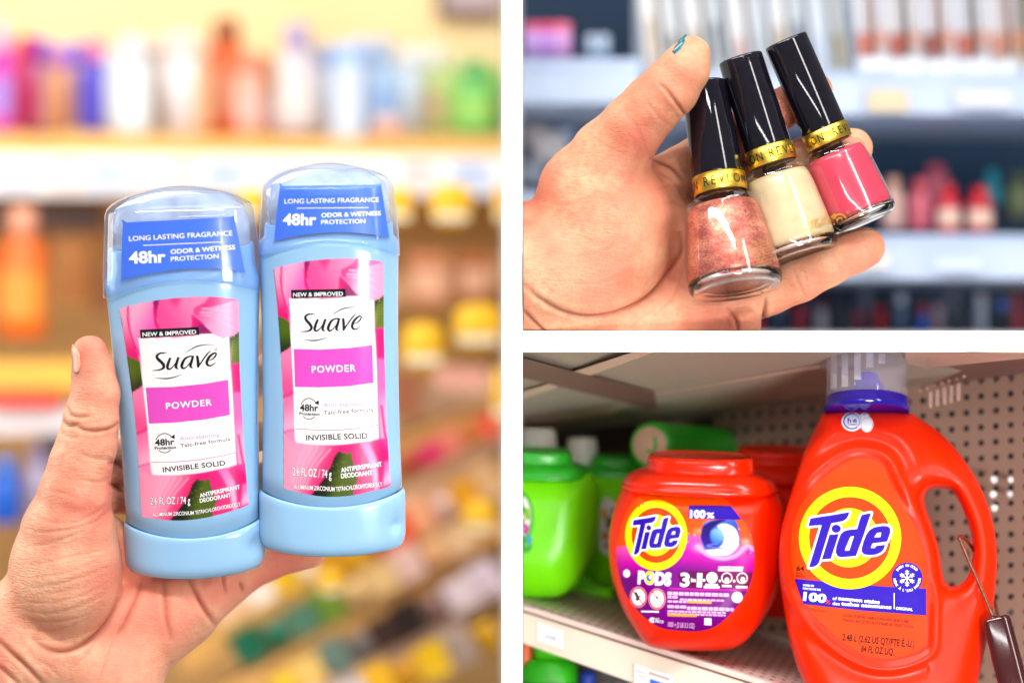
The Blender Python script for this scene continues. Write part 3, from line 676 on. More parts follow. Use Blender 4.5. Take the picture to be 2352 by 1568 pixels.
# ---- background of the left bay
m_cream = mat('cream_wall_paint', L4((255, 226, 170), .92), .8, var=.03, vscale=3)
m_tan = mat('tan_laminate', L4((232, 176, 92), .9), .6, var=.06, vscale=8)
m_strip = mat('white_price_rail', L4((252, 248, 248), .95), .5, var=.02)
DW = 6300
def ql(name, x0, x1, y0, y1, d, m, kind='structure', label=None):
    return quad(name, [(x0, y1, d), (x1, y1, d), (x1, y0, d), (x0, y0, d)], m, kind=kind)
ql('wall', -900, 1163, -700, 330, DW, m_cream); 
m_lowback = mat('shelf_back_panel', L4((228, 176, 108), .85), .7, var=.25, vscale=5)
ql('wall', -900, 1163, 330, 2500, DW, m_lowback)
def prod(kind, name, px, py, w_, h_, d, cols, label, group=None, lean=0, cat=None, se=2.4):
    """product standing on a shelf: py is its foot, cols = (body, cap, label)"""
    k = (D + d) / D; k2 = 1.0
    body, cap, lab = [pm(c, .4) if c else None for c in (cols + (None, None))[:3]]
    r = thing(name, P(px, py, d), label, cat or name.split('_')[-1], group)
    M = Matrix.Rotation(math.radians(lean), 3, 'Y'); S = k
    def put(v):
        v = np.asarray(v, float) @ np.array(M).T; b = np.array(P(px, py, d)); return b + v * S * U
    def lt(prof, ey=.75):
        th = np.arange(20) / 20 * 2 * np.pi; c, s = np.cos(th), np.sin(th); cx = np.sign(c) * np.abs(c) ** (2 / se); sy = np.sign(s) * np.abs(s) ** (2 / se)
        return loft([np.stack([q * cx, q * ey * sy, np.full(20, z)], 1) for q, z in prof])
    w2 = w_ / 2; hb = h_ * .76 if cap else h_
    if kind == 'bottle':
        v, f = lt([(w2 * .9, 0), (w2, h_ * .02), (w2, hb * .85), (w2 * .8, hb * .96), (w2 * .5, hb)]); mk('bottle_body', put(v), f, body, r)
        if cap: v, f = lt([(w2 * .55, hb), (w2 * .6, hb + 1), (w2 * .58, h_ * .98), (w2 * .4, h_)], .9); mk('cap', put(v), f, cap, r)
    elif kind == 'tube':
        v, f = lt([(w2, 0), (w2, hb * .97), (w2 * .9, hb)]); mk('bottle_body', put(v), f, body, r)
        if cap: v, f = lt([(w2 * .96, hb), (w2 * .96, h_ * .97), (w2 * .8, h_)], .75); mk('cap', put(v), f, cap, r)
    elif kind == 'box':
        v, f = hexa([(-w2, -w2 * .6, 0), (w2, -w2 * .6, 0), (w2, w2 * .6, 0), (-w2, w2 * .6, 0), (-w2, -w2 * .6, h_), (w2, -w2 * .6, h_), (w2, w2 * .6, h_), (-w2, w2 * .6, h_)])
        f = [(0, 3, 2, 1), (4, 5, 6, 7), (0, 1, 5, 4), (1, 2, 6, 5), (2, 3, 7, 6), (3, 0, 4, 7)]; mk('carton', put(v), f, body, r, False)
        if cap:
            v = np.array([(-w2 * .98, -w2 * .6 - 1.5, h_ * .8), (w2 * .98, -w2 * .6 - 1.5, h_ * .8), (w2 * .98, -w2 * .6 - 1.5, h_ * .98), (-w2 * .98, -w2 * .6 - 1.5, h_ * .98)]); mk('header_print', put(v), [(0, 1, 2, 3)], cap, r, False)
    if lab:
        th = np.radians(np.linspace(205, 335, 11)); e = 2 / se; c, s = np.cos(th), np.sin(th)
        x = np.sign(c) * np.abs(c) ** e * (w2 + .8); y = np.sign(s) * np.abs(s) ** e * (w2 * .75 + 1.2)
        if kind == 'box': x = np.linspace(-w2 * .8, w2 * .8, 11); y = np.full(11, -w2 * .6 - 1.6)
        v = np.concatenate([np.stack([x, y, np.full(11, z)], 1) for z in (hb * .18, hb * .66)]); f = [(i, i + 1, 12 + i, 11 + i) for i in range(10)]
        mk('label_print', put(v), f, lab, r)
    return r
# top shelf
dS = 5600
beam('shelf_board', (-700, 304, dS - 500), (1162, 320, dS - 500), 44, 1150, m_tan, kind='structure')
beam('price_rail', (-700, 350, dS - 560), (1162, 360, dS - 560), (96, 92), 40, m_strip, kind='structure')
G1 = 'toiletries standing on the top shelf behind the sticks'
T1 = [('bottle', 'shampoo_bottle', 2, 304, 50, 250, ((235, 60, 190), (250, 190, 235), (190, 150, 230)), 'magenta shampoo bottle at the left end of the top shelf'),
      ('tube', 'lotion_bottle', 60, 302, 30, 222, ((236, 80, 120), (240, 40, 20)), 'narrow bottle with bright red top between pink bottles'),
      ('bottle', 'shampoo_bottle', 90, 306, 92, 216, ((205, 165, 240), (150, 70, 235), (225, 120, 215)), 'lilac bottle with violet cap and hot pink band'),
      ('tube', 'body_wash_bottle', 145, 300, 38, 190, ((214, 160, 130), (190, 130, 240)), 'tan and lilac bottle before the blue one'),
      ('bottle', 'body_wash_bottle', 222, 302, 66, 212, ((100, 90, 215), (255, 140, 190), (95, 80, 220)), 'violet blue bottle with rose pink cap'),
      ('bottle', 'lotion_bottle', 305, 312, 84, 228, ((232, 240, 248), (240, 236, 240), (238, 244, 250)), 'plain white bottle right of the violet blue one'),
      ('tube', 'lotion_bottle', 420, 316, 82, 238, ((246, 240, 244), (252, 236, 226)), 'broad white tube left of the orange bottle'),
      ('bottle', 'shampoo_bottle', 520, 308, 96, 268, ((250, 120, 20), (176, 110, 70), (245, 175, 140)), 'orange bottle with tall brown cap'),
      ('bottle', 'lotion_bottle', 575, 310, 60, 190, ((246, 190, 170), (250, 175, 150), (240, 200, 190)), 'salmon bottle beside the orange one'),
      ('bottle', 'lotion_bottle', 630, 310, 84, 130, ((240, 200, 190), (222, 160, 10), (246, 215, 205)), 'short bottle with amber yellow top'),
      ('bottle', 'shampoo_bottle', 682, 306, 84, 250, ((226, 214, 220), (190, 175, 215), (232, 226, 224)), 'tall bottle with lavender cap'),
      ('bottle', 'body_wash_bottle', 694, 322, 86, 184, ((236, 246, 244), (16, 130, 110), (240, 248, 246)), 'white bottle with dark teal cap'),
      ('bottle', 'lotion_bottle', 768, 304, 36, 116, ((110, 130, 104), (84, 96, 70)), 'slim dark green bottle in front of the pale blue pack'),
      ('box', 'wipes_pack', 790, 318, 76, 212, ((222, 232, 250), (170, 205, 250), (226, 236, 252)), 'pale blue carton left of two'),
      ('bottle', 'body_wash_bottle', 872, 318, 104, 226, ((196, 222, 252), (206, 222, 246), (176, 208, 250)), 'wide sky blue bottle right of the pale carton'),
      ('tube', 'lotion_bottle', 892, 318, 58, 48, ((248, 205, 190), None), 'low salmon jar before the sky blue bottle'),
      ('bottle', 'lotion_bottle', 996, 310, 84, 200, ((222, 236, 170), (252, 252, 246), (240, 214, 170)), 'cream and lime bottle with white top'),
      ('bottle', 'shampoo_bottle', 1092, 312, 78, 176, ((124, 200, 112), (110, 190, 120), (170, 220, 120)), 'green bottle near the right end of the shelf'),
      ('tube', 'lotion_bottle', 1139, 312, 40, 160, ((190, 226, 130), None), 'yellow green tube at the right end of the shelf')]
T1 += [('tube', 'lotion_bottle', 34, 300, 34, 200, ((220, 120, 190), (250, 150, 200)), 'dusty pink tube behind the magenta bottle'), ('bottle', 'lotion_bottle', 120, 298, 44, 190, ((206, 150, 110), (190, 120, 90)), 'brown tan bottle between the lilac and blue ones'),
       ('bottle', 'shampoo_bottle', 178, 298, 50, 200, ((214, 190, 226), (120, 90, 220)), 'pale mauve bottle touching the violet blue one'), ('tube', 'lotion_bottle', 262, 300, 40, 180, ((214, 216, 226), (236, 236, 240)), 'pale grey tube beside the violet blue bottle'),
       ('tube', 'lotion_bottle', 350, 300, 40, 210, ((226, 206, 180), (244, 236, 226)), 'sand tube between two white bottles'), ('bottle', 'lotion_bottle', 372, 302, 46, 220, ((236, 226, 226), (230, 200, 190)), 'off white bottle left of the broad white tube'),
       ('bottle', 'lotion_bottle', 466, 302, 40, 210, ((240, 190, 150), (250, 210, 180)), 'peach bottle at the left of the orange one'), ('bottle', 'shampoo_bottle', 604, 300, 54, 170, ((236, 140, 90), (200, 90, 40)), 'rust topped bottle behind the salmon one'),
       ('tube', 'body_wash_bottle', 730, 300, 50, 190, ((196, 200, 214), (150, 160, 190)), 'grey blue tube behind the teal capped bottle'), ('bottle', 'body_wash_bottle', 828, 300, 60, 214, ((186, 206, 240), (220, 226, 244)), 'powder blue bottle between the carton and the sky blue one'),
       ('tube', 'lotion_bottle', 944, 302, 46, 190, ((214, 226, 240), (240, 244, 250)), 'icy tube right of the sky blue bottle'), ('bottle', 'lotion_bottle', 1046, 302, 44, 180, ((176, 210, 120), (226, 236, 190)), 'pale lime bottle left of the green one')]
for i, t in enumerate(T1):
    prod(t[0], t[1], t[2], t[3], t[4] * 1.14, t[5], dS - 330 + (i * 137) % 330, t[6], t[7], G1, cat='bottle' if 'bottle' in t[1] else 'pack')
for i, (x, wd) in enumerate(((40, 90), (150, 84), (250, 96), (340, 60), (420, 70), (520, 110), (640, 84), (960, 90), (1080, 100))):
    q = beam('price_tag', (x - wd / 2, 362 + x * .006, dS - 575), (x + wd / 2, 362 + (x + wd) * .006, dS - 575), 74, 8, pm([(238, 240, 252), (250, 238, 236), (225, 234, 252)][i % 3], .5))
    tag(q, 'white price tag on the shelf rail, number %s from the left' % ['one', 'two', 'three', 'four', 'five', 'six', 'seven', 'eight', 'nine'][i], 'price tag', 'price tags on the top shelf rail')
    beam('print_bar', (x - wd * .36, 385, dS - 577), (x + wd * .3, 385, dS - 577), 14, 1.2, pm([(150, 170, 225), (220, 170, 170), (130, 160, 220)][i % 3], .5), q)
# picture frame high on the wall
fr = thing('wall_sign', P(1080, 36, DW - 60), 'framed sign in a dark brown frame high on the cream wall', 'sign')
for a in ((1002, -60, 14, 94), (1016, 20, 136, 15), (1016, -60, 136, 12)):
    beam('frame_bar', (a[0], a[1], DW - 90), (a[0] + a[2], a[1], DW - 90), a[3], 60, pm((105, 68, 56), .6), fr)
beam('sign_panel', (1016, -48, DW - 60), (1152, -48, DW - 60), 68, 20, pm((216, 196, 200), .6), fr)
# yellow tags hanging under the top shelf and lower down
for i, (x, y, w_, h_) in enumerate(((575, 470, 70, 80), (912, 472, 74, 88), (1036, 470, 96, 98), (1148, 470, 26, 90), (972, 795, 96, 110), (1098, 750, 112, 104), (1102, 1190, 74, 84), (1146, 910, 30, 130), (760, 1340, 60, 60))):
    d = 3700 - i * 60; v, f = lathe([(1, -3), (1, 3)], Matrix.Rotation(math.pi / 2, 3, 'X'), (x, y, d), 24, w_ / 2, h_ / 2, 3)
    q = np.array(v); o = mk('sale_tag', PA(q), f, pm((255, 205, 0), .5))
    beam('white_strip', (x - w_ * .4, y + h_ * .2, d - 6), (x + w_ * .4, y + h_ * .2, d - 6), h_ * .16, 2, pm((250, 244, 225), .5), o)
    tag(o, 'yellow sale tag, ' + ['behind the left stick cap', 'just right of the right cap', 'round one below the white rail', 'cut off by the partition under the rail', 'left of the pair at mid height', 'right of the pair at mid height', 'single one low beside the partition', 'at the partition below the pair', 'small one above the palm edge'][i], 'sale tag', 'yellow sale tags on the shelves')
# lower shelves running away up to the right, and pale level shelves at the left
for i, (a, b, hh, c) in enumerate((((560, 700, 4600), (1162, 590, 5200), 60, (226, 190, 150)), ((560, 1010, 4300), (1162, 850, 5000), 60, (236, 214, 190)),
        ((560, 1160, 4100), (1162, 900, 4800), 46, (226, 180, 120)), ((500, 1400, 3600), (1162, 985, 4600), 60, (245, 222, 196)), ((420, 1500, 3400), (1162, 1060, 4400), 50, (236, 192, 122)),
        ((420, 1640, 3200), (1162, 1200, 4200), 64, (240, 196, 130)), ((560, 1690, 3100), (1162, 1290, 4100), 66, (246, 232, 236)), ((700, 1720, 3000), (1162, 1400, 3900), 50, (232, 190, 120)))):
    beam('shelf_board', a, b, hh, 500, pm(c, .6), kind='structure')
def block(kind, x, y, w_, h_, d, c, label, lean=0):
    prod(kind, {'box': 'carton', 'bottle': 'bottle', 'tube': 'bottle'}[kind], x, y, w_, h_, d, c, label, 'goods on the lower shelves behind the sticks', lean, cat={'box': 'carton', 'bottle': 'bottle', 'tube': 'bottle'}[kind])
for t in (('bottle', 52, 775, 108, 300, 4700, ((250, 130, 20), (246, 180, 150), (252, 170, 60)), 'large orange bottle at the left edge with peach cap'),
          ('box', 170, 700, 80, 150, 5200, ((176, 122, 64), None, None), 'brown carton right of the large orange bottle'), ('box', 250, 720, 60, 110, 5200, ((140, 92, 50), None, None), 'dark brown carton behind the left stick'),
          ('box', 60, 930, 150, 34, 4300, ((255, 70, 60), None, None), 'long red carton low at the left edge'), ('box', 128, 1060, 70, 110, 4400, ((96, 82, 84), None, None), 'dark grey carton behind the thumb'),
          ('bottle', 14, 1200, 70, 150, 4200, ((20, 110, 205), (60, 140, 220), None), 'bright blue bottle low at the left edge'), ('bottle', 86, 1180, 56, 150, 4300, ((186, 176, 200), (150, 140, 180), None), 'lavender grey bottle beside the blue one'),
          ('box', 985, 700, 90, 120, 4900, ((204, 140, 100), None, (236, 190, 160)), 'tan carton under the yellow tags'), ('box', 1090, 690, 80, 110, 4900, ((176, 110, 60), None, (226, 180, 150)), 'brown carton near the partition under the tags'),
          ('box', 930, 950, 70, 100, 4700, ((166, 110, 76), None, None), 'brown carton right of the right stick'), ('box', 1060, 890, 120, 46, 4600, ((246, 190, 176), None, None), 'pale pink carton lying below the pair of tags')):
    block(*t)
# goods lying in the sloping trays, each tray running up to the right
rows_ = (((926, 1096, 4200), (1162, 985, 4500), (('deep crimson', (190, 0, 50)), ('magenta', (226, 10, 120)), ('salmon', (240, 150, 130)), ('amber', (224, 140, 20)), ('coral', (250, 100, 80))), 40),
         ((600, 1420, 3700), (1162, 1130, 4200), (('white', (250, 240, 232)), ('yellow', (240, 200, 0)), ('cream', (250, 232, 196)), ('mustard', (214, 160, 0)), ('olive', (226, 180, 40)), ('orange', (250, 120, 0)), ('deep orange', (244, 90, 0)), ('peach', (250, 190, 150)), ('pink cream', (246, 214, 206)), ('golden', (240, 180, 10)), ('oat', (244, 206, 160))), 62),
         ((560, 1530, 3500), (1162, 1220, 4000), (('dark teal', (0, 100, 76)), ('teal', (10, 120, 96)), ('sage', (90, 130, 110)), ('moss', (120, 150, 60)), ('sand', (244, 206, 150)), ('wheat', (240, 206, 150)), ('pale rose', (240, 206, 196)), ('apricot', (250, 200, 150)), ('beige', (236, 200, 160)), ('biscuit', (230, 180, 120))), 58),
         ((640, 1620, 3300), (1162, 1350, 3900), (('lemon', (250, 214, 20)), ('straw', (244, 210, 130)), ('grey green', (110, 134, 128)), ('slate', (120, 118, 120)), ('dark brown', (58, 38, 34)), ('black brown', (40, 26, 26)), ('dull mauve', (150, 120, 116)), ('lilac white', (240, 226, 232)), ('pale lilac', (232, 216, 226))), 60),
         ((800, 1650, 3100), (1162, 1480, 3700), (('pale grey', (226, 214, 214)), ('bright yellow', (250, 200, 0)), ('honey', (226, 170, 20)), ('sun yellow', (255, 214, 0)), ('warm grey', (190, 170, 160)), ('gold', (240, 190, 0))), 66))
for ri, (a, b, cols, hh) in enumerate(rows_):
    n = len(cols); a, b = np.array(a, float), np.array(b, float)
    for k, (nm_, c_) in enumerate(cols):
        q = a + (b - a) * (k + .5) / n; wd = np.hypot(*(b - a)[:2]) / n; an = math.degrees(math.atan2(-(b - a)[1], (b - a)[0]))
        block('box' if (k + ri) % 3 else 'tube', q[0], q[1], wd * (1.04 if (k + ri) % 3 else .8), hh * (1.05 + .3 * ((k * 7 + ri) % 3) / 2), q[2], (c_, None, None), '%s pack in the %s sloping tray right of the sticks' % (nm_, ('uppermost', 'second', 'third', 'fourth', 'lowest')[ri]), -an)
beam('shelf_board', (-700, 840, 4600), (400, 826, 4600), 66, 900, pm((250, 202, 96), .6), kind='structure')
beam('price_rail', (-700, 952, 4300), (400, 930, 4300), 60, 60, pm((240, 230, 232), .6), kind='structure')
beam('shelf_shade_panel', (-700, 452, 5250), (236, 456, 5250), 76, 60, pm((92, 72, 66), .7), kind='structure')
beam('floor', (-900, 2200, 2500), (1162, 2200, 2500), 20, 3700, pm((190, 180, 170), .6), kind='structure')
# ================================================================== UPPER RIGHT BAY: hand with three nail polishes
m_cap = mat('black_lacquer_cap', (.006, .005, .010), .05, spec=.6, var=.3, vscale=300, bump=.02, bscale=1500)
m_gold = mat('gold_foil_band', (1, .68, .09), .34, metal=1, var=.12, vscale=120, bump=.04, bscale=160)
m_glasswall = clear('clear_glass_wall', (.97, .97, .97), .015, 1.5)
def solid_glass():
    m = mat('thick_glass_base', (1, .99, .97), .02, var=.0, trans=1, bump=.1, bscale=160); return m
m_glass = solid_glass()
m_goldink = mat('gold_ink', (.75, .45, .08), .3, metal=.6, var=.05)
def glitter_mat():
    m = bpy.data.materials.new('copper_glitter_enamel'); m.use_nodes = True; nt = m.node_tree; N = nt.nodes; B = N['Principled BSDF']
    tc = N.new('ShaderNodeTexCoord'); mp = N.new('ShaderNodeMapping'); mp.inputs['Scale'].default_value = (1, 1, 2.2); nt.links.new(tc.outputs['Object'], mp.inputs[0])
    vo = N.new('ShaderNodeTexVoronoi'); vo.inputs['Scale'].default_value = 2400; nt.links.new(mp.outputs[0], vo.inputs[0])
    no = N.new('ShaderNodeTexNoise'); no.inputs['Scale'].default_value = 110; no.inputs['Detail'].default_value = 5; nt.links.new(mp.outputs[0], no.inputs[0])
    cr = N.new('ShaderNodeValToRGB'); e = cr.color_ramp.elements
    e[0].position = .3; e[0].color = L4((138, 62, 40)); e[1].position = .72; e[1].color = L4((246, 176, 130))
    x = cr.color_ramp.elements.new(.5); x.color = L4((200, 106, 72)); x = cr.color_ramp.elements.new(.6); x.color = L4((216, 116, 132))
    ad = N.new('ShaderNodeMath'); ad.operation = 'MULTIPLY_ADD'; ad.inputs[1].default_value = .36
    sp = N.new('ShaderNodeSeparateColor'); nt.links.new(vo.outputs['Color'], sp.inputs[0]); nt.links.new(sp.outputs[0], ad.inputs[0])
    ml = N.new('ShaderNodeMath'); ml.operation = 'MULTIPLY'; ml.inputs[1].default_value = .72; nt.links.new(no.outputs[0], ml.inputs[0]); nt.links.new(ml.outputs[0], ad.inputs[2])
    nt.links.new(ad.outputs[0], cr.inputs[0]); nt.links.new(cr.outputs[0], B.inputs['Base Color'])
    B.inputs['Metallic'].default_value = .6; B.inputs['Roughness'].default_value = .36
    bp = N.new('ShaderNodeBump'); bp.inputs['Strength'].default_value = .5; bp.inputs['Distance'].default_value = .0003
    nt.links.new(sp.outputs[1], bp.inputs['Height']); nt.links.new(bp.outputs[0], B.inputs['Normal']); return m
m_en1 = glitter_mat()
m_en2 = mat('cream_pearl_enamel', L4((226, 200, 158), .85), .3, var=.12, vscale=160, sss=.15, sss_scale=.002, coat=.3)
m_en3 = mat('rose_pink_enamel', L4((226, 70, 96), .85), .25, var=.08, vscale=90, sss=.15, sss_scale=.002, coat=.3)
def polish(label, top, bot, rt, rb, rs, rg, fg, fc, enamel, words, phase):
    M, L = axis_matrix(top, bot); Li = M.inverted()
    root = thing('nail_polish', P(*bot), label, 'nail polish', 'three nail polish bottles in the hand')
    def put(v): return clampR(PA(v), 'top')
    H = L * fg; o = dict(M=M, org=bot, n=56)
    # glass wall, thick base, lacquer inside
    prof = [(rg * .995, H * .10), (rg, H * .15), (rg * .985, H * .3), (rs + (rg - rs) * .35, H * .72), (rs * 1.02, H * .84), (rs * .99, H * .885), (rs * .93, H * .93), (rb * 1.02, H * .965), (rb * .93, H * .985), (rb * .9, H * 1.01)]
    v, f = lathe(prof, caps=(False, False), **o); mk('glass_bottle', put(v), f, m_glasswall, root)
    gp = [(rg * .62, H * .012), (rg * .80, 0), (rg * .90, H * .01), (rg * .965, H * .04), (rg * .995, H * .10), (rg * .99, H * .125), (rg * .965, H * .11), (rg * .8, H * .07), (rg * .4, H * .06)]
    v, f = lathe(gp, **o); mk('glass_base', put(v), f, m_glass, root)
    ep = [(rg * .3, H * .075), (rg * .82, H * .085), (rg * .945, H * .115), (rg * .955, H * .2), (rg * .945, H * .3), ((rs + (rg - rs) * .35) * .955, H * .72), (rs * .965, H * .82), (rs * .90, H * .875), (rs * .5, H * .885)]
    v, f = lathe(ep, **o); we = put(v); mk('enamel', we, f, enamel, root)
    tk = [(rb * .5, H * .8), (rb * .5, H), (rb * .86, H * .985), (rb * .88, H * 1.02)]
    v, f = lathe(tk, **o); mk('neck', put(v), f, pm((60, 34, 34), .3), root)
    z0, z1 = H * 1.0, L * fc
    v, f = lathe([(rb * .97, z0), (rb * 1.0, z0 + 1), (rb * 1.005, (z0 + z1) / 2), (rb * 1.0, z1 - 1), (rb * .97, z1)], caps=(False, False), **o); gb = mk('gold_band', put(v), f, m_gold, root)
    v, f = lathe([(rb * .93, z1 - 1), (rb * .955, z1 + .5), (rb * .965, z1 + 3), (rt * 1.0, L - 5), (rt * .985, L - 2), (rt * .95, L), (rt * .93, L - 1.5), (rt * .3, L - 2.5)], **o); mk('cap', put(v), f, m_cap, root)
    # lettering round the band
    cap_h = (z1 - z0) * .52; zb = z0 + (z1 - z0) * .24; V, F, n = [], [], 0
    xa = phase * rb
    for rep in (-1, 0):
        x = xa + rep * 2.2 * rb
        for ch in 'REVLON':
            gv, gf = glyphs(ch, .0, 0, 1); wd = (gv[:, 0].max() - gv[:, 0].min()) * cap_h / .72 * .8
            ang = (x + (gv[:, 0] - gv[:, 0].min()) * cap_h / .72 * .8) / rb; r_ = rb * 1.009
            q = np.stack([r_ * np.sin(ang), -r_ * np.cos(ang), zb + gv[:, 1] * cap_h / .72], 1); V.append(q); F += [tuple(i + n for i in t) for t in gf]; n += len(q)
            x += wd + cap_h * .28
    q = np.concatenate(V) @ np.array(M).T; q = np.stack([bot[0] + q[:, 0], bot[1] - q[:, 2], bot[2] + q[:, 1]], 1)
    mk('lettering', put(q), F, m_ink_k, gb)
    v, f = lathe(prof, caps=(False, False), **o)
    return root, bvh(put(v), f), (M, L, H)
B1, t1, _ = polish('copper glitter nail polish nearest the thumb, its black cap pressed by it', (1616, 192, -8), (1692, 668, -126), 52, 62, 87, 111, .468, .555, m_en1, 1, -.62)
B2, t2, _ = polish('cream pearl nail polish in the middle with gold print', (1700, 133, 0), (1842, 588, -62), 52, 57, 76, 92, .462, .548, m_en2, 1, -.05)
B3, t3, _ = polish('rose pink nail polish furthest from the thumb', (1804, 93, 20), (1986, 512, -8), 51.5, 55, 72, 83, .435, .515, m_en3, 1, .28)
pr = Print(t2, B2)
pr.add('lettering', [text('Super Lus', 1855, 517, 1903, 500, 12, .006), text('Nail Enamel', 1849, 534, 1915, 509, 12, .006), text('0.5 FL. OZ.', 1870, 545, 1915, 529, 8.5, .002)], m_goldink, .8)
pr = Print(t3, B3)
pr.add('emblem', [ring(1929, 507, 17, 17, 4.2, 24, 20, 165), ring(1929, 507, 17, 17, 4.2, 24, 200, 345), (np.array([(1906, 499), (1918, 489), (1921, 503)]), [(0, 1, 2)]), (np.array([(1952, 515), (1940, 525), (1937, 511)]), [(0, 1, 2)]), ring(1929, 507, 8, 8, 3.2, 16, 40, 200), ring(1929, 507, 8, 8, 3.2, 16, 220, 380)], m_goldink, .8)
pr.add('lettering', [text('R', 1947, 490, 1950, 489, 3.5, .01), ring(1948.5, 488, 4.4, 4.4, .8, 14)], m_goldink, .8)
v, f = lathe([(111, 0), (111, 150)], n=8)
def small_rows(tree, parent, rows, m):
    parts = []
    for x0, y0, x1, y1 in rows:
        n = int(abs(x1 - x0) / 3.4)
        for k in range(n):
            if random.random() < .12: continue
            t = k / n; x, y = x0 + (x1 - x0) * t, y0 + (y1 - y0) * t; parts.append((np.array([(x, y), (x + 2.3, y - .5), (x + 2.3, y - 2.9), (x, y - 2.4)]), [(0, 1, 2, 3)]))
    Print(tree, parent).add('fine_print', parts, m, .8, 0)
small_rows(t1, B1, [(1728 + .9 * k, 566 + 7 * k - 8, 1768 + 1.6 * k, 552 + 7 * k - 8) for k in range(9)], m_goldink)
cR = cmap(1200.1, 0, .48975)
chR = [([(1590, 125, -122, 43), (1572, 158, -126, 58), (1538, 204, -118, 67), (1499, 242, -104, 69), (1455, 290, -84, 73), (1402, 362, -40, 92), (1358, 445, 0, 122), (1345, 520, 22, 140)], 12),
       ([(1392, 440, -8, 110), (1405, 505, 8, 138), (1398, 572, 16, 142)], 26),
       ([(1150, 640, 40, 190), (1260, 640, 20, 165), (1340, 640, 10, 140)], 26),
       ([(1160, 800, 60, 150), (1330, 790, 60, 130), (1480, 760, 60, 110), (1610, 740, 66, 95), (1668, 712, 62, 78)], 26),
       ([(1470, 470, 60, 90), (1580, 560, 90, 90), (1610, 650, 90, 95)], 26),
       ([(1640, 700, 46, 70), (1700, 685, 50, 63), (1765, 664, 46, 59), (1832, 637, 34, 57), (1900, 605, 20, 53), (1958, 580, 12, 49), (1987, 568, 8, 46)], 8),
       ([(1660, 770, 40, 60), (1702, 742, 16, 47)], 7),
       ([(1480, 440, 60, 66), (1560, 398, 76, 60), (1660, 332, 84, 55), (1770, 264, 88, 50), (1856, 217, 82, 45), (1874, 208, 80, 41)], 10),
       ([(1560, 500, 95, 62), (1700, 432, 112, 56), (1850, 366, 112, 50), (1936, 345, 100, 47), (1960, 340, 98, 45)], 8)]
crR = [(cR([(740, 1100), (745, 1180), (690, 1270), (600, 1380), (480, 1450), (330, 1482), (200, 1462), (80, 1400), (0, 1330)]), 7, 5), (cR([(600, 740), (690, 780), (755, 850)]), 7, 4),
       (cR([(640, 390), (690, 440), (750, 520), (770, 545)]), 5, 3.4), (cR([(560, 440), (600, 500), (650, 560), (720, 600)]), 2.2, 3), (cR([(480, 520), (540, 600), (580, 680)]), 1.6, 3),
       (cR([(450, 480), (560, 660), (600, 740)]), 1.4, 3), (cR([(620, 890), (700, 870), (760, 890)]), 3, 3.6), (cR([(640, 960), (700, 950), (770, 975)]), 2.6, 3.6), (cR([(600, 800), (680, 830), (740, 900), (770, 960)]), 3, 3.6),
       (cR([(960, 1440), (1000, 1500), (1010, 1560)]), 6, 4), (cR([(1140, 1400), (1132, 1480), (1120, 1530)]), 7, 4), (cR([(1270, 1260), (1300, 1330), (1330, 1400)]), 3, 3.6), (cR([(1450, 1180), (1480, 1240), (1500, 1290)]), 3, 3.4), (cR([(1310, 1250), (1330, 1300), (1345, 1380)]), 2, 3),
       (cR([(640, 1430), (560, 1490), (480, 1560)]), 2, 4), (cR([(0, 1450), (60, 1510), (120, 1570)]), 5, 4), (cR([(760, 1200), (740, 1300), (700, 1400), (600, 1500)]), 2.4, 4),
       (cR([(100, 800), (240, 830), (380, 800)]), 1.4, 3.4), (cR([(60, 930), (200, 960), (360, 900)]), 1.3, 3.4), (cR([(120, 1180), (300, 1200), (500, 1120)]), 1.3, 3.4), (cR([(330, 640), (420, 700), (540, 740)]), 1.5, 3), (cR([(200, 1320), (360, 1330), (520, 1260)]), 1.4, 3.4)]
for k in range(7): crR.append((cR([(640 + 16 * k, 300 + 22 * k), (720 + 14 * k, 330 + 24 * k), (790 + 10 * k, 390 + 18 * k)]), .6, 2))
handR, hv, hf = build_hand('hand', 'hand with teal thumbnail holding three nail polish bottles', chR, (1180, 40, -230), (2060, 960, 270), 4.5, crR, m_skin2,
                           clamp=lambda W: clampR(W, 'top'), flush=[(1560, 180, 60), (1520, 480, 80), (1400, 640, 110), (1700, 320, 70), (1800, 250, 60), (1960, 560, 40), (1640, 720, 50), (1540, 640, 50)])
m_teal = mat('teal_glitter_nail', L4((10, 120, 134), .8), .2, metal=.3, coat=.8, var=.7, vscale=1800)
rows = []
for (xa, ya), (xb, yb) in (((1543, 120), (1549, 124)), ((1546, 114), (1557, 119)), ((1550.5, 106), (1564, 112)), ((1556, 98), (1569, 103)), ((1562, 90), (1574, 94)), ((1568, 83.5), (1575.5, 85)), ((1573.5, 79.5), (1577.5, 80.5))):
    rows.append([(xa + (xb - xa) * t, ya + (yb - ya) * t) for t in np.linspace(0, 1, 5)])
nail('thumbnail', hv, hf, handR, rows, m_teal, 1.5, 3)

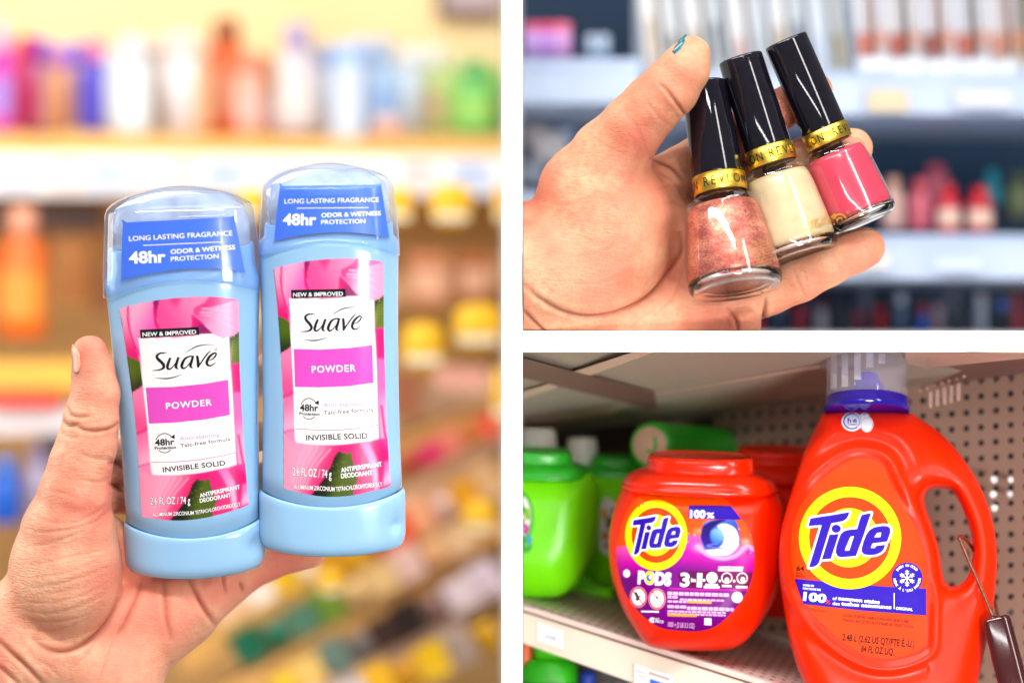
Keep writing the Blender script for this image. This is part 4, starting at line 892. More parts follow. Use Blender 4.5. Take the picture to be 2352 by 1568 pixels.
# ---- background of the upper right bay
m_navy = mat('navy_fixture', (.002, .016, .045, 1), .5, spec=.2, var=.25, vscale=9)
DR = 4150
def qr(name, pts, m, kind='structure'):
    W = clampR(PA(np.array(pts)), 'top'); o = mk(name, W, [(0, 1, 2, 3)], m, None, False); o['kind'] = kind; return o
def bx(name, x0, y0, x1, y1, d, t, col, parent=None, kind=None, rough=.5, bay='R', slope=0):
    k = (D + d) / D; A = [(x0, y0, d), (x1, y0 + slope * (x1 - x0), d), (x1, y1 + slope * (x1 - x0), d), (x0, y1, d)]
    wv = clampR(PA(np.array(A)), 'top' if bay == 'R' else None)
    if bay == 'B': wv[:, 2] = np.minimum(wv[:, 2], ZB - .0003)
    v = np.concatenate([wv, wv + np.array((0, t * U, 0))])
    o = mk(name, v, [(0, 1, 2, 3)[::-1], (4, 5, 6, 7), (0, 1, 5, 4), (1, 2, 6, 5), (2, 3, 7, 6), (3, 0, 4, 7)], col if not isinstance(col, tuple) else pm(col, rough), parent, False)
    if kind: o['kind'] = kind
    return o
m_acr = mat('grey_white_acrylic', L4((200, 216, 244), .7), .4, var=.05)
qr('wall', [(1150, 800, DR), (2900, 800, DR), (2900, -300, DR), (1150, -300, DR)], m_navy)
# shelves with white edges
for (x0, y0, x1, y1, d, c) in ((1150, 136, 1470, 172, 2300, (244, 240, 250)), (1150, 170, 1470, 236, 2200, (250, 250, 255)), (1500, 166, 2700, 196, 2350, (232, 238, 248)), (1500, 190, 2700, 262, 2200, (236, 240, 248)),
                               (1540, 538, 2700, 560, 2300, (236, 210, 214)), (1560, 560, 2700, 640, 2150, (252, 254, 255)), (1150, 440, 1240, 470, 2300, (220, 226, 240))):
    bx('shelf_board', x0, y0, x1, y1, d, 900, m_acr, kind='structure')
bx('shelf_back_panel', 1460, -60, 2700, 178, 3000, 40, (170, 180, 194), kind='structure')
bx('shelf_back_panel', 1480, 262, 1560, 640, 3400, 40, (150, 164, 190), kind='structure')
bx('shelf_back_panel', 1150, 268, 1330, 640, 3300, 40, (60, 84, 110), kind='structure')
q = bx('price_tag', 1994, 206, 2086, 256, 2150, 10, (214, 200, 172)); tag(q, 'beige tag on the white rail under the slanted make-up cards', 'price tag')
q = bx('price_tag', 2150, 596, 2250, 618, 2100, 10, (222, 232, 246)); tag(q, 'pale blue tag on the lower white rail right of the finger', 'price tag')
q = bx('price_tag', 1960, 586, 2040, 612, 2100, 10, (250, 240, 226)); tag(q, 'cream tag on the lower white rail beside the fingertip', 'price tag')
q = bx('price_tag', 2200, 210, 2320, 244, 2150, 10, (226, 226, 238)); tag(q, 'grey tag on the upper white rail at the right edge', 'price tag')
# slanted white cosmetic cards upper middle and right
for i, (x, w_, c1, c2, y1) in enumerate(((1490, 42, (236, 236, 236), (190, 160, 120), 190), (1540, 40, (222, 224, 226), (50, 44, 44), 186), (1588, 44, (238, 238, 240), (170, 150, 120), 190), (1640, 42, (206, 212, 216), (60, 66, 80), 180),
        (1690, 42, (236, 238, 242), (196, 130, 110), 180), (1738, 42, (214, 220, 226), (190, 200, 210), 176), (1786, 40, (238, 240, 246), (180, 150, 80), 190), (1830, 40, (212, 220, 228), (60, 80, 110), 190), (1876, 44, (222, 230, 240), (200, 210, 230), 190), (1925, 30, (206, 210, 212), (190, 170, 100), 190),
        (1975, 66, (240, 240, 246), (204, 120, 100), 168), (2052, 66, (242, 240, 244), (186, 92, 70), 172), (2130, 68, (240, 240, 248), (150, 76, 60), 176), (2208, 68, (238, 240, 248), (196, 110, 84), 178), (2286, 68, (244, 242, 246), (210, 150, 130), 182), (2345, 40, (240, 226, 200), (200, 150, 90), 184))):
    d = 2500; sl = 22 if x < 1960 else 12; k = (D + d) / D
    r = thing('makeup_card', P(x + w_ / 2, y1, d), 'white cosmetic card above the rail, %s' % ['first from the left', 'second from the left', 'third from the left', 'fourth from the left', 'fifth from the left', 'sixth from the left', 'seventh from the left', 'eighth from the left', 'ninth from the left', 'tenth, grey,', 'first wide one with coral swatch', 'second wide one with brown swatch', 'third wide one, dark brown swatch', 'fourth wide one with terracotta swatch', 'fifth wide one with pale swatch', 'last one at the right edge'][i], 'package', 'cosmetic cards above the rail')
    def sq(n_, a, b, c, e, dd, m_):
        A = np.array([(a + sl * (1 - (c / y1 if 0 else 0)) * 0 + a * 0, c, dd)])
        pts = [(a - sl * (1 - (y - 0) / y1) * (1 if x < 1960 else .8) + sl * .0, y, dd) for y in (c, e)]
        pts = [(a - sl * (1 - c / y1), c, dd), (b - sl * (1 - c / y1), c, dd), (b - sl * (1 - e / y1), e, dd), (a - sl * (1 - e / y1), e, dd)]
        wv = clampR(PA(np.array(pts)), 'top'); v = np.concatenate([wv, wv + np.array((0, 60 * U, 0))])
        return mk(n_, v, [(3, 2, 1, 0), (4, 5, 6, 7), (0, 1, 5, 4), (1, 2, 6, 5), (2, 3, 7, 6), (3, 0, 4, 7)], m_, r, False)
    sq('card', x, x + w_, -60, y1 - (22 if x >= 1960 else 0), d, pm(tuple(int(q_ * .94) for q_ in c1), .4))
    if x < 1960:
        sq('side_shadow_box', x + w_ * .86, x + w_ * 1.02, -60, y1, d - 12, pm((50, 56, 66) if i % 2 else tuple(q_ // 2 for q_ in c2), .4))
        sq('product', x + w_ * .35, x + w_ * .55, 40 + (i * 37) % 50, y1 - 40, d - 22, pm(c2, .35))
    else:
        sq('product', x + w_ * .42, x + w_ * .66, -40, 130, d - 26, pm((56, 40, 40) if i % 2 else (110, 72, 60), .3)); sq('swatch', x + w_ * .04, x + w_ * .38, 78, 126, d - 22, pm(c2, .35)); sq('swatch', x + w_ * .7, x + w_ * .95, 70, 110, d - 22, pm((226, 170, 150), .35))
        sq('tray_lip', x - 3, x + w_ * 1.04, y1 - 34, y1 - 6, d - 60, pm((238, 242, 250), .3))
# jars left top
for i, (x, c1, c2) in enumerate(((1222, (246, 120, 160), (214, 180, 236)), (1258, (240, 90, 130), (206, 160, 226)), (1292, (250, 130, 160), (220, 170, 220)))):
    prod('tube', 'cream_jar', x, 134, 40, 80, 2600, (c2, c1, None), 'pink lidded lilac jar, ' + ['at the partition', 'in the middle of the three', 'nearest the thumb'][i] + ', on the upper left shelf', 'pink jars on the upper left shelf', cat='jar')
for i, x in enumerate((1360, 1388)):
    prod('tube', 'cream_jar', x, 132, 24, 50, 2600, ((176, 194, 214), (210, 222, 236), None), 'small grey jar ' + ['left' , 'right'][i] + ' of two above the thumb', 'small grey jars', cat='jar')
for i, (x, y, w_, h_, c) in enumerate(((1230, 330, 60, 40, (206, 196, 196)), (1262, 372, 84, 70, (226, 220, 220)), (1236, 360, 30, 30, (180, 120, 80)), (1222, 420, 60, 50, (190, 200, 212)), (1300, 330, 50, 40, (150, 170, 196)))):
    prod('bottle', 'compact_case', x, y, w_, h_, 2700, (c, None, None), ['grey white compact beside the wrist edge', 'broad white compact behind the thenar', 'small tan compact by the partition', 'silver compact low at the partition', 'blue grey compact beside the thumb base'][i], cat='compact')
# nail polish testers / lipsticks on the right
for i, (x, y, w_, h_, c, cc) in enumerate(((2052, 524, 50, 118, (226, 190, 180), (244, 196, 170)), (2113, 528, 54, 118, (206, 110, 128), (226, 100, 118)), (2178, 536, 54, 112, (214, 40, 80), (226, 10, 40)), (2250, 534, 58, 104, (206, 30, 60), (226, 6, 36)),
                                          (2150, 470, 60, 92, (244, 150, 166), (250, 120, 140)), (2278, 470, 40, 80, (30, 160, 176), (20, 170, 190)), (2338, 500, 50, 100, (140, 150, 110), (120, 134, 96)))):
    prod('bottle', 'polish_bottle', x, y, w_, h_, 2500 if i < 4 else 2900, (c, cc, (236, 206, 190) if i in (2, 3) else None), ['blush pink polish in the back display, left of four', 'dusty rose polish in the back display', 'crimson polish in the back display, third of four', 'crimson polish in the back display, right of four', 'light pink polish behind the red ones', 'teal polish behind the right red one', 'olive polish at the right edge of the display'][i], 'polish bottles in the back display', cat='polish')
for i, (x, y, w_, h_, c) in enumerate(((2110, 350, 700, 70, (10, 40, 74)), )):
    bx('fixture_rail', 1760, 262, 2700, 300, 3300, 60, (20, 50, 84), kind='structure')
cs = [(206, 30, 60), (60, 80, 110), (196, 60, 84), (226, 226, 236), (36, 44, 60), (140, 60, 76), (220, 30, 50), (90, 110, 140), (70, 130, 236), (214, 190, 204), (30, 36, 50), (200, 210, 226), (20, 26, 40), (180, 50, 70)]
nm = ['crimson', 'slate', 'rose', 'white', 'charcoal', 'plum', 'bright red', 'grey blue', 'vivid blue', 'pale pink', 'black', 'silver', 'ink black', 'brick red']
for i in range(14):
    x = 1740 + i * 46 + (i * 29) % 13; prod('tube', 'lipstick', x, 775 + (i * 7) % 12, 22, 74 + (i * 23) % 44, 2500 + (i * 90) % 300, (cs[i], cs[(i * 5 + 4) % 14], None), nm[i] + ' lipstick standing in the dark display below the finger', 'lipsticks in the dark lower display', cat='lipstick')
for i in range(9):
    x = 1790 + i * 66; prod('box', 'lipstick_box', x, 716 + (i * 11) % 14, 26, 40 + (i * 17) % 26, 3000, (((150, 164, 184), (70, 90, 120), (36, 50, 76))[i % 3], None, None), ['grey', 'slate', 'navy'][i % 3] + ' box number %s from the left under the lower white rail' % ['one', 'two', 'three', 'four', 'five', 'six', 'seven', 'eight', 'nine'][i], 'boxes under the lower rail', cat='box')
# ================================================================== LOWER RIGHT BAY: detergent shelf
m_red = mat('red_plastic', (.90, .02, .0), .3, spec=.22, var=.03, sss=.12, sssr=(1, .1, .05), sss_scale=.003, bump=.03, bscale=900)
m_green = mat('green_plastic', (.19, .80, .002), .3, spec=.35, var=.04, sss=.1, sssr=(.3, 1, .1), sss_scale=.002)
m_dgreen = mat('dark_green_plastic', (.015, .42, .012), .28, coat=.2, var=.06)
m_purple = mat('violet_blue_ink', (.022, .003, .33, 1), .42, var=.03, bump=.5, bscale=480); m_yellow = mat('yellow_ink', L4((255, 232, 0), .86), .4, var=.02, bump=.5, bscale=480)
m_orange = mat('orange_label', L4((250, 92, 10), .9), .42); m_orange2 = mat('orange_ink', L4((250, 66, 0), .72), .42, var=.03, bump=.5, bscale=480)
m_blueplastic = mat('royal_blue_plastic', (.016, .004, .34, 1), .12, coat=.6, var=.05)
m_maroon = mat('maroon_ink', (.06, .004, .002, 1), .4, var=.02)
def clampB(W): W[:, 0] = np.maximum(W[:, 0], XR + .0002); W[:, 2] = np.minimum(W[:, 2], ZB - .0002); return W
cG = cmap(1751.4, 803.9, .48753); cP = cmap(1200.1, 803.9, .48727); cQ = cmap(1395.3, 1119.7, .23807); cL = cmap(1808.8, 1091, .18310)
def vessel(name, outline, hole, d0, T, R, h, lean, yref, m, parent, extra=None, hr=46, sm=2):
    """rounded hollow-ware body from its real front outline: T(x,y) half depth, R edge rounding"""
    o = catmull(outline, 4); lo = o.min(0) - 3 * h; hi = o.max(0) + 3 * h; Tm = 175
    ax = np.arange(lo[0], hi[0] + h, h, dtype=np.float32); ay = np.arange(lo[1], hi[1] + h, h, dtype=np.float32); az = np.arange(-Tm, Tm + h, h, dtype=np.float32)
    X, Y = np.meshgrid(ax, ay, indexing='ij'); d2 = poly_sd(X, Y, o); Tt = T(X, Y) if callable(T) else np.full(X.shape, T, np.float32)
    def sd(d2, R_):
        q = d2[:, :, None] + R_; w_ = np.abs(az)[None, None, :] - (Tt[:, :, None] - R_)
        return np.minimum(np.maximum(q, w_), 0) + np.hypot(np.maximum(q, 0), np.maximum(w_, 0)) - R_
    vol = sd(d2, R)
    if hole is not None:
        dh = -poly_sd(X, Y, catmull(hole, 4)); v2 = sd(dh, hr); k = 10; hh = np.clip(.5 - .5 * (v2 - vol) / k, 0, 1); vol = v2 + (vol - v2) * hh + k * hh * (1 - hh)
    if extra is not None: vol = vol + extra(X, Y)[:, :, None] * np.exp(-np.abs(az + Tt[:, :, None]) / 60)[...] * (az < 0)
    v, f = surface_nets(vol.astype(np.float32), (ax[0], ay[0], az[0]), h); v = smooth_mesh(v, f, sm, .5)
    v[:, 2] += d0 + lean * (yref - v[:, 1]); W = clampB(PA(v)); return mk(name, W, f, m, parent), W, f
# ---- big jug
jug = thing('detergent_jug', P(1980, 1640, 70), 'large red detergent jug with clear measuring cap and handle', 'detergent')
panel = cG([(480, 512), (540, 525), (575, 560), (610, 640), (700, 800), (745, 900), (765, 980), (775, 1120), (770, 1360), (755, 1400), (700, 1430), (600, 1452), (500, 1440), (400, 1390), (300, 1310), (230, 1230), (175, 1150), (150, 1070), (135, 980), (135, 900), (150, 800), (200, 700), (280, 610), (370, 540), (430, 515)])
jo = cG([(300, 296), (262, 340), (225, 410), (190, 500), (150, 620), (112, 760), (85, 880), (78, 1000), (88, 1130), (108, 1260), (130, 1380), (160, 1480), (200, 1580), (240, 1650), (320, 1690), (600, 1700), (860, 1690), (985, 1640), (1020, 1540), (1045, 1420), (1075, 1280), (1098, 1120), (1106, 980), (1094, 850), (1062, 725), (1010, 610), (950, 515), (880, 430), (800, 360), (740, 322), (688, 296), (500, 288)])
jh = cG([(850, 650), (890, 660), (920, 700), (950, 765), (975, 835), (988, 905), (988, 980), (972, 1055), (938, 1098), (895, 1112), (862, 1095), (846, 1045), (838, 980), (826, 915), (800, 830), (775, 765), (762, 705), (775, 662), (808, 648)])
panel_s = catmull(panel, 3); hole_s = catmull(jh, 3)
def jT(X, Y): return (72 + 58 * sstep(930, 1130, Y) - 22 * sstep(2080, 2260, X)).astype(np.float32)
def jX(X, Y):
    dp = poly_sd(X, Y, panel_s); dh = poly_sd(X, Y, hole_s)
    e = 6 * (1 - sstep(2, 16, dp)) - 5 * np.exp(-((dp - 24) / 8) ** 2) + 6 * np.exp(-((dp - 46) / 13) ** 2) * (X < 2130) - 3 * np.exp(-((dp - 74) / 14) ** 2) * (Y < 1300)
    e = e + 16 * np.exp(-(np.maximum(dh, 0) / 34) ** 2)
    return e.astype(np.float32)
body, wj, fj = vessel('jug_body', jo, jh, 70, jT, 66, 4.0, .10, 1600, m_red, jug, jX, 40, 3)
tj = bvh(wj, fj); pj = Print(tj, jug)
lab = pj.patch('front_label', rows_patch(catmull(panel, 4), 90, 60), lambda q: np.tile(np.array(lin((236, 68, 4))) * .74, (len(q), 1)), mat('textured_label_print', None, .42, printed=True, var=.04, bump=.7, bscale=420), .8)
J = lambda n, parts, m, off=1.2, ml=12, par=None: pj.add(n, parts, m, off, ml, parent=par or lab)
J('ring_print', [disc(1950, 1234, 68, 68, 48)], m_yellow, 1.8, 9); J('ring_print', [ring(1952.5, 1234.7, 94, 94, 27, 64)], m_orange2, 1.5, 9)
band = to_tri([cG([(150, 1075), (360, 1096), (620, 1115), (770, 1122), (771, 1248), (480, 1226), (192, 1194)])]); J('band', [band], m_purple, 1.3, 9)
J('ring_print', [ring(1952.5, 1234.7, 117.5, 117.5, 23.5, 64)], m_yellow, 1.7, 9)
LT = {'T': [(262, 636), (283, 550), (300, 536), (540, 500), (775, 460), (762, 505), (738, 545), (700, 570), (640, 585), (549, 600), (515, 705), (455, 900), (398, 1085), (372, 1122), (328, 1146), (268, 1152), (350, 890), (430, 622)],
      'i': [(527, 745), (641, 735), (600, 870), (545, 1045), (430, 1055), (480, 895)],
      'd': [(945, 490), (1048, 472), (960, 735), (860, 1010), (670, 1028), (628, 1012), (604, 965), (612, 895), (640, 810), (668, 738), (705, 702), (770, 682), (872, 672), (905, 560), (925, 508)],
      'e': [(1190, 632), (1255, 635), (1288, 662), (1290, 720), (1250, 830), (1065, 852), (1045, 895), (1050, 914), (1095, 909), (1118, 882), (1228, 870), (1205, 930), (1170, 965), (1110, 992), (1030, 1000), (960, 990), (930, 958), (932, 910), (955, 830), (985, 750), (1025, 690), (1085, 650)]}
LH = {'d': [(790, 768), (833, 762), (775, 940), (722, 943), (724, 922)], 'e': [(1125, 720), (1176, 716), (1165, 772), (1088, 776)]}
def logo(pr, fn, par, mw, mp, s, o1, o2):
    dot = [(610 + 56 * math.cos(a), 668 + 50 * math.sin(a)) for a in np.linspace(0, 2 * math.pi, 20, endpoint=False)]
    wh, pu = [], []
    for k in ('T', 'i', 'd', 'e'):
        wh.append(to_tri([fn(LT[k])])); pu.append(to_tri([fn(LT[k])] + ([fn(LH[k])] if k in LH else [])))
    for loop in [LT[k] for k in LT] + [dot]:
        p = fn(loop); n = len(p)
        for i in range(n):
            a, b = np.array(p[i]), np.array(p[(i + 1) % n]); e = b - a; L_ = np.hypot(*e) + 1e-6; nn = np.array((-e[1], e[0])) / L_ * s
            wh.append((np.array([a + nn, b + nn, b - nn, a - nn]), [(0, 1, 2, 3)])); wh.append(disc(a[0], a[1], s, s, 10))
    wh.append(to_tri([fn(dot)])); pu.append(to_tri([fn(dot)]))
    pr.add('logo', wh, mw, o1, 14, parent=par); pr.add('logo', pu, mp, o2, 14, parent=par)
fl = lambda pts: [(1808.8 + x * .1831, 1091 + y * .1831) for x, y in pts]
logo(pj, fl, lab, m_ink_w, m_purple, 5.0, 2.2, 2.7)
J('lettering', [text('64', 1829, 1309.5, 1847, 1310.5, 11.5, .03), text('LOADS', 1829, 1317.5, 1845.5, 1318.5, 5.6), text('BRASSÉES', 1829, 1324.5, 1853, 1326, 5.6),
    text('CAUTION: EYE IRRITANT. HARMFUL IF SWALLOWED. SEE BACK LABEL.', 1934.5, 1415, 2088, 1429.5, 6.4, .02), text('ATTENTION : IRRITE LES YEUX. NOCIF SI INGÉRÉ. LIRE L’ÉTIQUETTE AU DOS.', 1934, 1426, 2099, 1441, 6.2, .02),
    text('2.48 L (2.62 US QT/PTE É.-U.)', 1934, 1469, 2100, 1486, 15.5, .028), text('84 FL OZ LIQ.', 1977, 1496, 2053, 1503.5, 15.5, .028), text('DETERGENT/DÉTERGENT', 1861, 1401.5, 1896, 1406, 5), text('2017733', 1884.5, 1432, 1900.5, 1449, 4.6)], m_maroon)
J('lettering', [text('WORKS ON', 1844, 1345, 1869, 1347, 4.8, .02), text('FONCTIONNE SUR', 1844, 1352.5, 1885, 1356, 4.8, .02), text('100', 1844, 1377, 1897, 1383, 19, .045),
    text('of', 1912, 1376.5, 1922, 1377.5, 8), text('common stains', 1924.5, 1376.5, 2020, 1386, 8.6, .035), text('des', 1912, 1388, 1928.5, 1389.5, 8), text('taches communes', 1932, 1389, 2047, 1397.5, 8.6, .035), text('ORIGINAL', 2057.5, 1399, 2096, 1402, 6.6, .015),
    (np.array([(2053, 1361), (2054.6, 1361), (2054.6, 1397.5), (2053, 1397.5)]), [(0, 1, 2, 3)])], m_ink_w, 2.0)
J('lettering', [text('%', 1895, 1385.5, 1907, 1387, 10, .01)], m_orange2, 2.3)
J('badge', [disc(2083.5, 1326.5, 35.5, 35.5, 40)], m_purple, 2.0, 9)
sn = []
for k in range(6):
    a = math.radians(30 + 60 * k); ca, sa = math.cos(a), math.sin(a); cx, cy = 2083.5, 1327
    sn += stroke([(cx, cy, 2.1), (cx + 9 * ca, cy - 9 * sa, 2.1), (cx + 19 * ca, cy - 19 * sa, 2.1)], 2)
    for r_, l_ in ((8, 6), (13, 5.4)):
        for s_ in (-1, 1):
            b = a + s_ * math.radians(48); bx0, by0 = cx + r_ * ca, cy - r_ * sa; sn += stroke([(bx0, by0, 1.8), (bx0 + l_ * math.cos(b), by0 - l_ * math.sin(b), 1.8)], 2)
J('lettering', sn + arc_text('EVEN IN COLD', 2083.5, 1326.5, 26.2, 140, 42, 5.6, .025) + arc_text('MÊME À L\'EAU FROIDE', 2083.5, 1326.5, 31.6, 188, 356, 5.6, .025, True), m_ink_w, 2.5)
# "he" badge on the shoulder
m_bi = mat('blue_ink', L4((40, 40, 190), .8), .4, var=.02)
hb = J('badge', [disc(1957, 968, 24.5, 22, 32), disc(1991, 974, 15, 18, 24), disc(1986, 957, 11, 10, 20)], m_ink_w, 1.0, 10, jug)
pj.add('badge_print', [ring(1957, 967, 20, 18.5, 2.6, 36, 100, 310), text('h', 1947, 970.5, 1955, 970.5, 11.5, .02), text('e', 1959.5, 970, 1968.5, 969, 11.5, .02), text('TURBO', 1946.5, 976.8, 1969, 975.6, 4, .01)] +
       [stroke([(1957 + 16 * math.cos(t), 967 - 15 * math.sin(t), 1), (1957 + 20 * math.cos(t), 967 - 18.5 * math.sin(t), 1)], 2)[0] for t in np.radians(np.arange(-45, 100, 9))], m_bi, 1.7, 12, parent=hb)
pj.add('badge_print', [ring(1991, 974, 13.5, 16, .9, 24), ring(1986, 957, 9.3, 8.6, .8, 20, 0, 200)], pm((225, 190, 200), .4), 1.7, 12, parent=hb)
# cap: royal blue ring, clear ribbed cup, spout
tilt = Matrix.Rotation(math.radians(-11.5), 3, 'X'); co = (1991, 934, 130)
def capl(name, prof, m, caps=(True, True), par=jug, n=64):
    v, f = lathe(prof, tilt, co, n=n, caps=caps); return mk(name, clampB(PA(v)), f, m, par)
collar = capl('cap_collar', [(92, -13), (99, -11), (99.5, 2), (97.5, 5), (97, 8), (96.5, 18), (94.5, 22), (86, 23)], m_blueplastic)
m_frost = clear('frosted_white_plastic', (.95, .94, .98), .2, 1.5, haze=.42, hazecol=(.96, .94, 1))
cup = capl('measuring_cup', [(94, 20), (94.5, 30), (93, 60), (93.5, 110), (92, 134), (88, 150), (84, 156)], clear('clear_cup_plastic', (.9, .88, .96), .05, 1.5, haze=.17, hazecol=(.9, .88, 1)), (False, False))
capl('spout', [(50, 20), (46, 40), (30, 62), (27, 74), (20, 80)], mat('violet_spout', L4((96, 70, 220), .9), .3, coat=.3))
for i, (x, w_, y1) in enumerate(((1908, 14, 908), (1933, 15, 888), (1962, 16, 872), (1990, 16, 843), (2018, 16, 835))):
    v2 = bvh(clampB(PA(lathe([(93.4, 24), (94, 40), (94, 155)], tilt, co, n=64, caps=(False, False))[0])), lathe([(93.4, 24), (94, 40), (94, 155)], tilt, co, n=64, caps=(False, False))[1])
    Print(v2, cup).add('cup_rib', [(np.array([(x, 811), (x + w_, 811), (x + w_, y1), (x, y1)]), [(0, 1, 2, 3)])], m_frost, 1.0, 12)
Print(v2, cup).add('cup_number', [text('5', 1918, 894, 1914, 894, 7.5, .005)], pm((150, 140, 170), .4), 1.8, 0)
Print(v2, cup).add('cup_number', [text('3', 1961, 884, 1965, 884, 7.5, .005)], pm((240, 236, 250), .4), 1.8, 0)
# ---- tub with lid
tub = thing('detergent_tub', P(1615, 1490, 210), 'large red laundry pod tub with magenta front label', 'detergent')
to = cP([(500, 618), (470, 650), (440, 718), (416, 810), (405, 900), (410, 1000), (430, 1100), (470, 1210), (520, 1300), (570, 1370), (610, 1397), (700, 1410), (850, 1416), (960, 1410), (1022, 1390), (1080, 1340), (1140, 1260), (1190, 1170), (1215, 1080), (1228, 960), (1236, 860), (1236, 760), (1215, 690), (1180, 640), (1000, 622), (700, 612)])
def tX(X, Y): return (10 * sstep(1740, 1800, X)).astype(np.float32)
tb_, wt, ft = vessel('tub_body', to, None, 215, 120, 104, 4.0, .06, 1480, m_red, tub, tX, sm=3)
def lid(parent, cx, cy, s, m, d, rot=1.8, name='lid'):
    M = Matrix.Rotation(math.radians(rot), 3, 'Y') @ Matrix.Rotation(math.radians(7), 3, 'X')
    prof = [(172, -14), (177, -13), (181, -9), (181.5, -4), (179, -1), (176, 0), (176, 3), (174, 8), (166, 18), (154, 26), (138, 31), (128, 33), (125, 35), (123.5, 39), (122, 52), (121, 60), (118, 65), (113, 68), (104, 68.5), (101, 66), (60, 66)]
    v, f = lathe(prof, M, (0, 0, 0), n=96, ey=.70, se=2.7); v = v * s + np.array((cx, cy, d)); return mk(name, clampB(PA(v)), f, m, parent)
m_redlid = mat('glossy_red_plastic', (.90, .02, .0), .16, spec=.5, var=.03, bump=.12, bscale=70)
lid(tub, 1608, 1112, 1.0, m_redlid, 222)
tt = bvh(wt, ft); pt = Print(tt, tub)
pl = cQ([(420, 62), (520, 80), (600, 125), (700, 155), (800, 145), (900, 100), (1000, 78), (1100, 95), (1180, 150), (1260, 260), (1330, 340), (1390, 470), (1415, 600), (1412, 760), (1390, 880), (1340, 1010), (1260, 1130), (1150, 1250), (1030, 1340), (880, 1382), (700, 1375), (520, 1350), (400, 1280), (300, 1190), (200, 1060), (140, 930), (100, 760), (85, 600), (110, 440), (160, 280), (230, 150), (320, 80)])
def podart(q):
    p = Paint(q, (255, 104, 14)); X, Y = q[:, 0], q[:, 1]; x0, y0 = 1395.3, 1119.7; s = .23807
    ya = y0 + s * (515 + 60 * np.cos((X - x0) / s / 230)); a = sstep(-2, 2, Y - ya)
    t = np.clip((Y - ya) / (s * 330), 0, 1)[:, None]; c0, c1, c2 = (np.array(lin(c)) for c in ((255, 110, 200), (226, 10, 190), (140, 0, 150)))
    col = np.where(t < .5, c0 + (c1 - c0) * t * 2, c1 + (c2 - c1) * (t * 2 - 1)); p.over(a, col)
    p.poly(cQ([(680, 850), (700, 815), (760, 800), (1440, 820), (1440, 960), (760, 965), (690, 930)]), (110, 0, 96), (150, 10, 110), cQ([(680, 880), (1400, 880)]), .8)
    p.line(cQ([(600, 970), (1000, 985), (1440, 985)]), 2, (255, 60, 210), 1.6)
    for cx, cy, r, c in ((1010, 350, 60, (255, 200, 190)), (880, 420, 50, (255, 170, 130)), (1330, 520, 50, (255, 190, 170)), (890, 580, 60, (255, 190, 220)), (1150, 680, 110, (150, 30, 170)), (1370, 620, 60, (170, 60, 190))):
        d_ = np.hypot(X - (x0 + cx * s), (Y - (y0 + cy * s)) * 1.5); p.over(.8 * np.exp(-(d_ / (r * s)) ** 2), lin(c))
    p.line(cQ([(870, 560), (960, 640), (1100, 680), (1240, 650), (1340, 560), (1400, 590)]), 9, (250, 190, 230), 4); p.line(cQ([(850, 640), (960, 700), (1150, 720), (1330, 660)]), 3, (190, 60, 190), 2)
    rs = np.random.RandomState(5)
    for k in range(26):
        cx, cy = x0 + s * rs.uniform(770, 1400), y0 + s * rs.uniform(390, 640); r = rs.uniform(1, 2.4); p.over(1 - sstep(r - .8, r + .8, np.hypot(X - cx, Y - cy)), lin((255, 210, 200)))
    p.poly(cQ([(925, 345), (990, 310), (1230, 305), (1255, 350), (1290, 530), (1250, 585), (1000, 612), (930, 590), (890, 480)]), (90, 140, 230), (30, 60, 190), cQ([(1000, 330), (1240, 560)]), 1.5)
    p.poly(cQ([(1060, 370), (1130, 345), (1220, 380), (1262, 460), (1262, 560), (1180, 640), (1080, 655), (990, 640), (950, 600), (1050, 590), (1110, 540), (1125, 470), (1100, 420)]), (250, 250, 255), soft=1.5, smooth=3)
    p.poly(cQ([(930, 360), (1040, 310), (1150, 305), (1080, 345), (1010, 400), (990, 470), (1010, 530), (1060, 560), (960, 580), (905, 500), (905, 420)]), (40, 20, 130), (70, 30, 160), cQ([(920, 350), (1000, 560)]), 1.5, 3)
    p.poly(cQ([(1000, 420), (1070, 390), (1115, 430), (1115, 500), (1060, 535), (1010, 500)]), (60, 140, 240), (150, 200, 250), cQ([(1000, 520), (1080, 400)]), 1.5, 3); p.line(cQ([(1060, 540), (960, 560), (1130, 590)]), 3, (130, 150, 240), 1.5)
    return p.c ** 1.2 * .72
tl = pt.patch('front_label', rows_patch(catmull(pl, 4), 130, 110), podart, mat('glossy_label_print', None, .3, printed=True, var=.03), .8)
K = lambda n, parts, m, off=1.3, ml=12: pt.add(n, parts, m, off, ml, parent=tl)
cc = lambda x, y: (1395.3 + x * .23807, 1119.7 + y * .23807)
K('ring_print', [disc(*cc(470, 457), 71.5, 81, 48)], m_yellow, 1.1); K('ring_print', [disc(*cc(470, 457), 56.5, 63.5, 48)], m_orange2, 1.4); K('ring_print', [disc(*cc(468, 457), 41, 47.5, 40)], m_yellow, 1.7)
def fp(pts): return [cc(.4508 * x + .0125 * y + 114.8, .01275 * x + .5468 * y + 11.7) for x, y in pts]
logo(pt, fp, tl, m_ink_w, mat('deep_blue_ink', (.02, .002, .31, 1), .4, var=.02), 4.0, 2.1, 2.6)
tx = lambda s, x0, y0, x1, y1, c, b=.0: text(s, *cc(x0, y0), *cc(x1, y1), c * .238, b)
K('banner', [to_tri([cQ([(785, 170), (1190, 172), (1240, 235), (1295, 308), (800, 296), (780, 270)])])], m_purple)
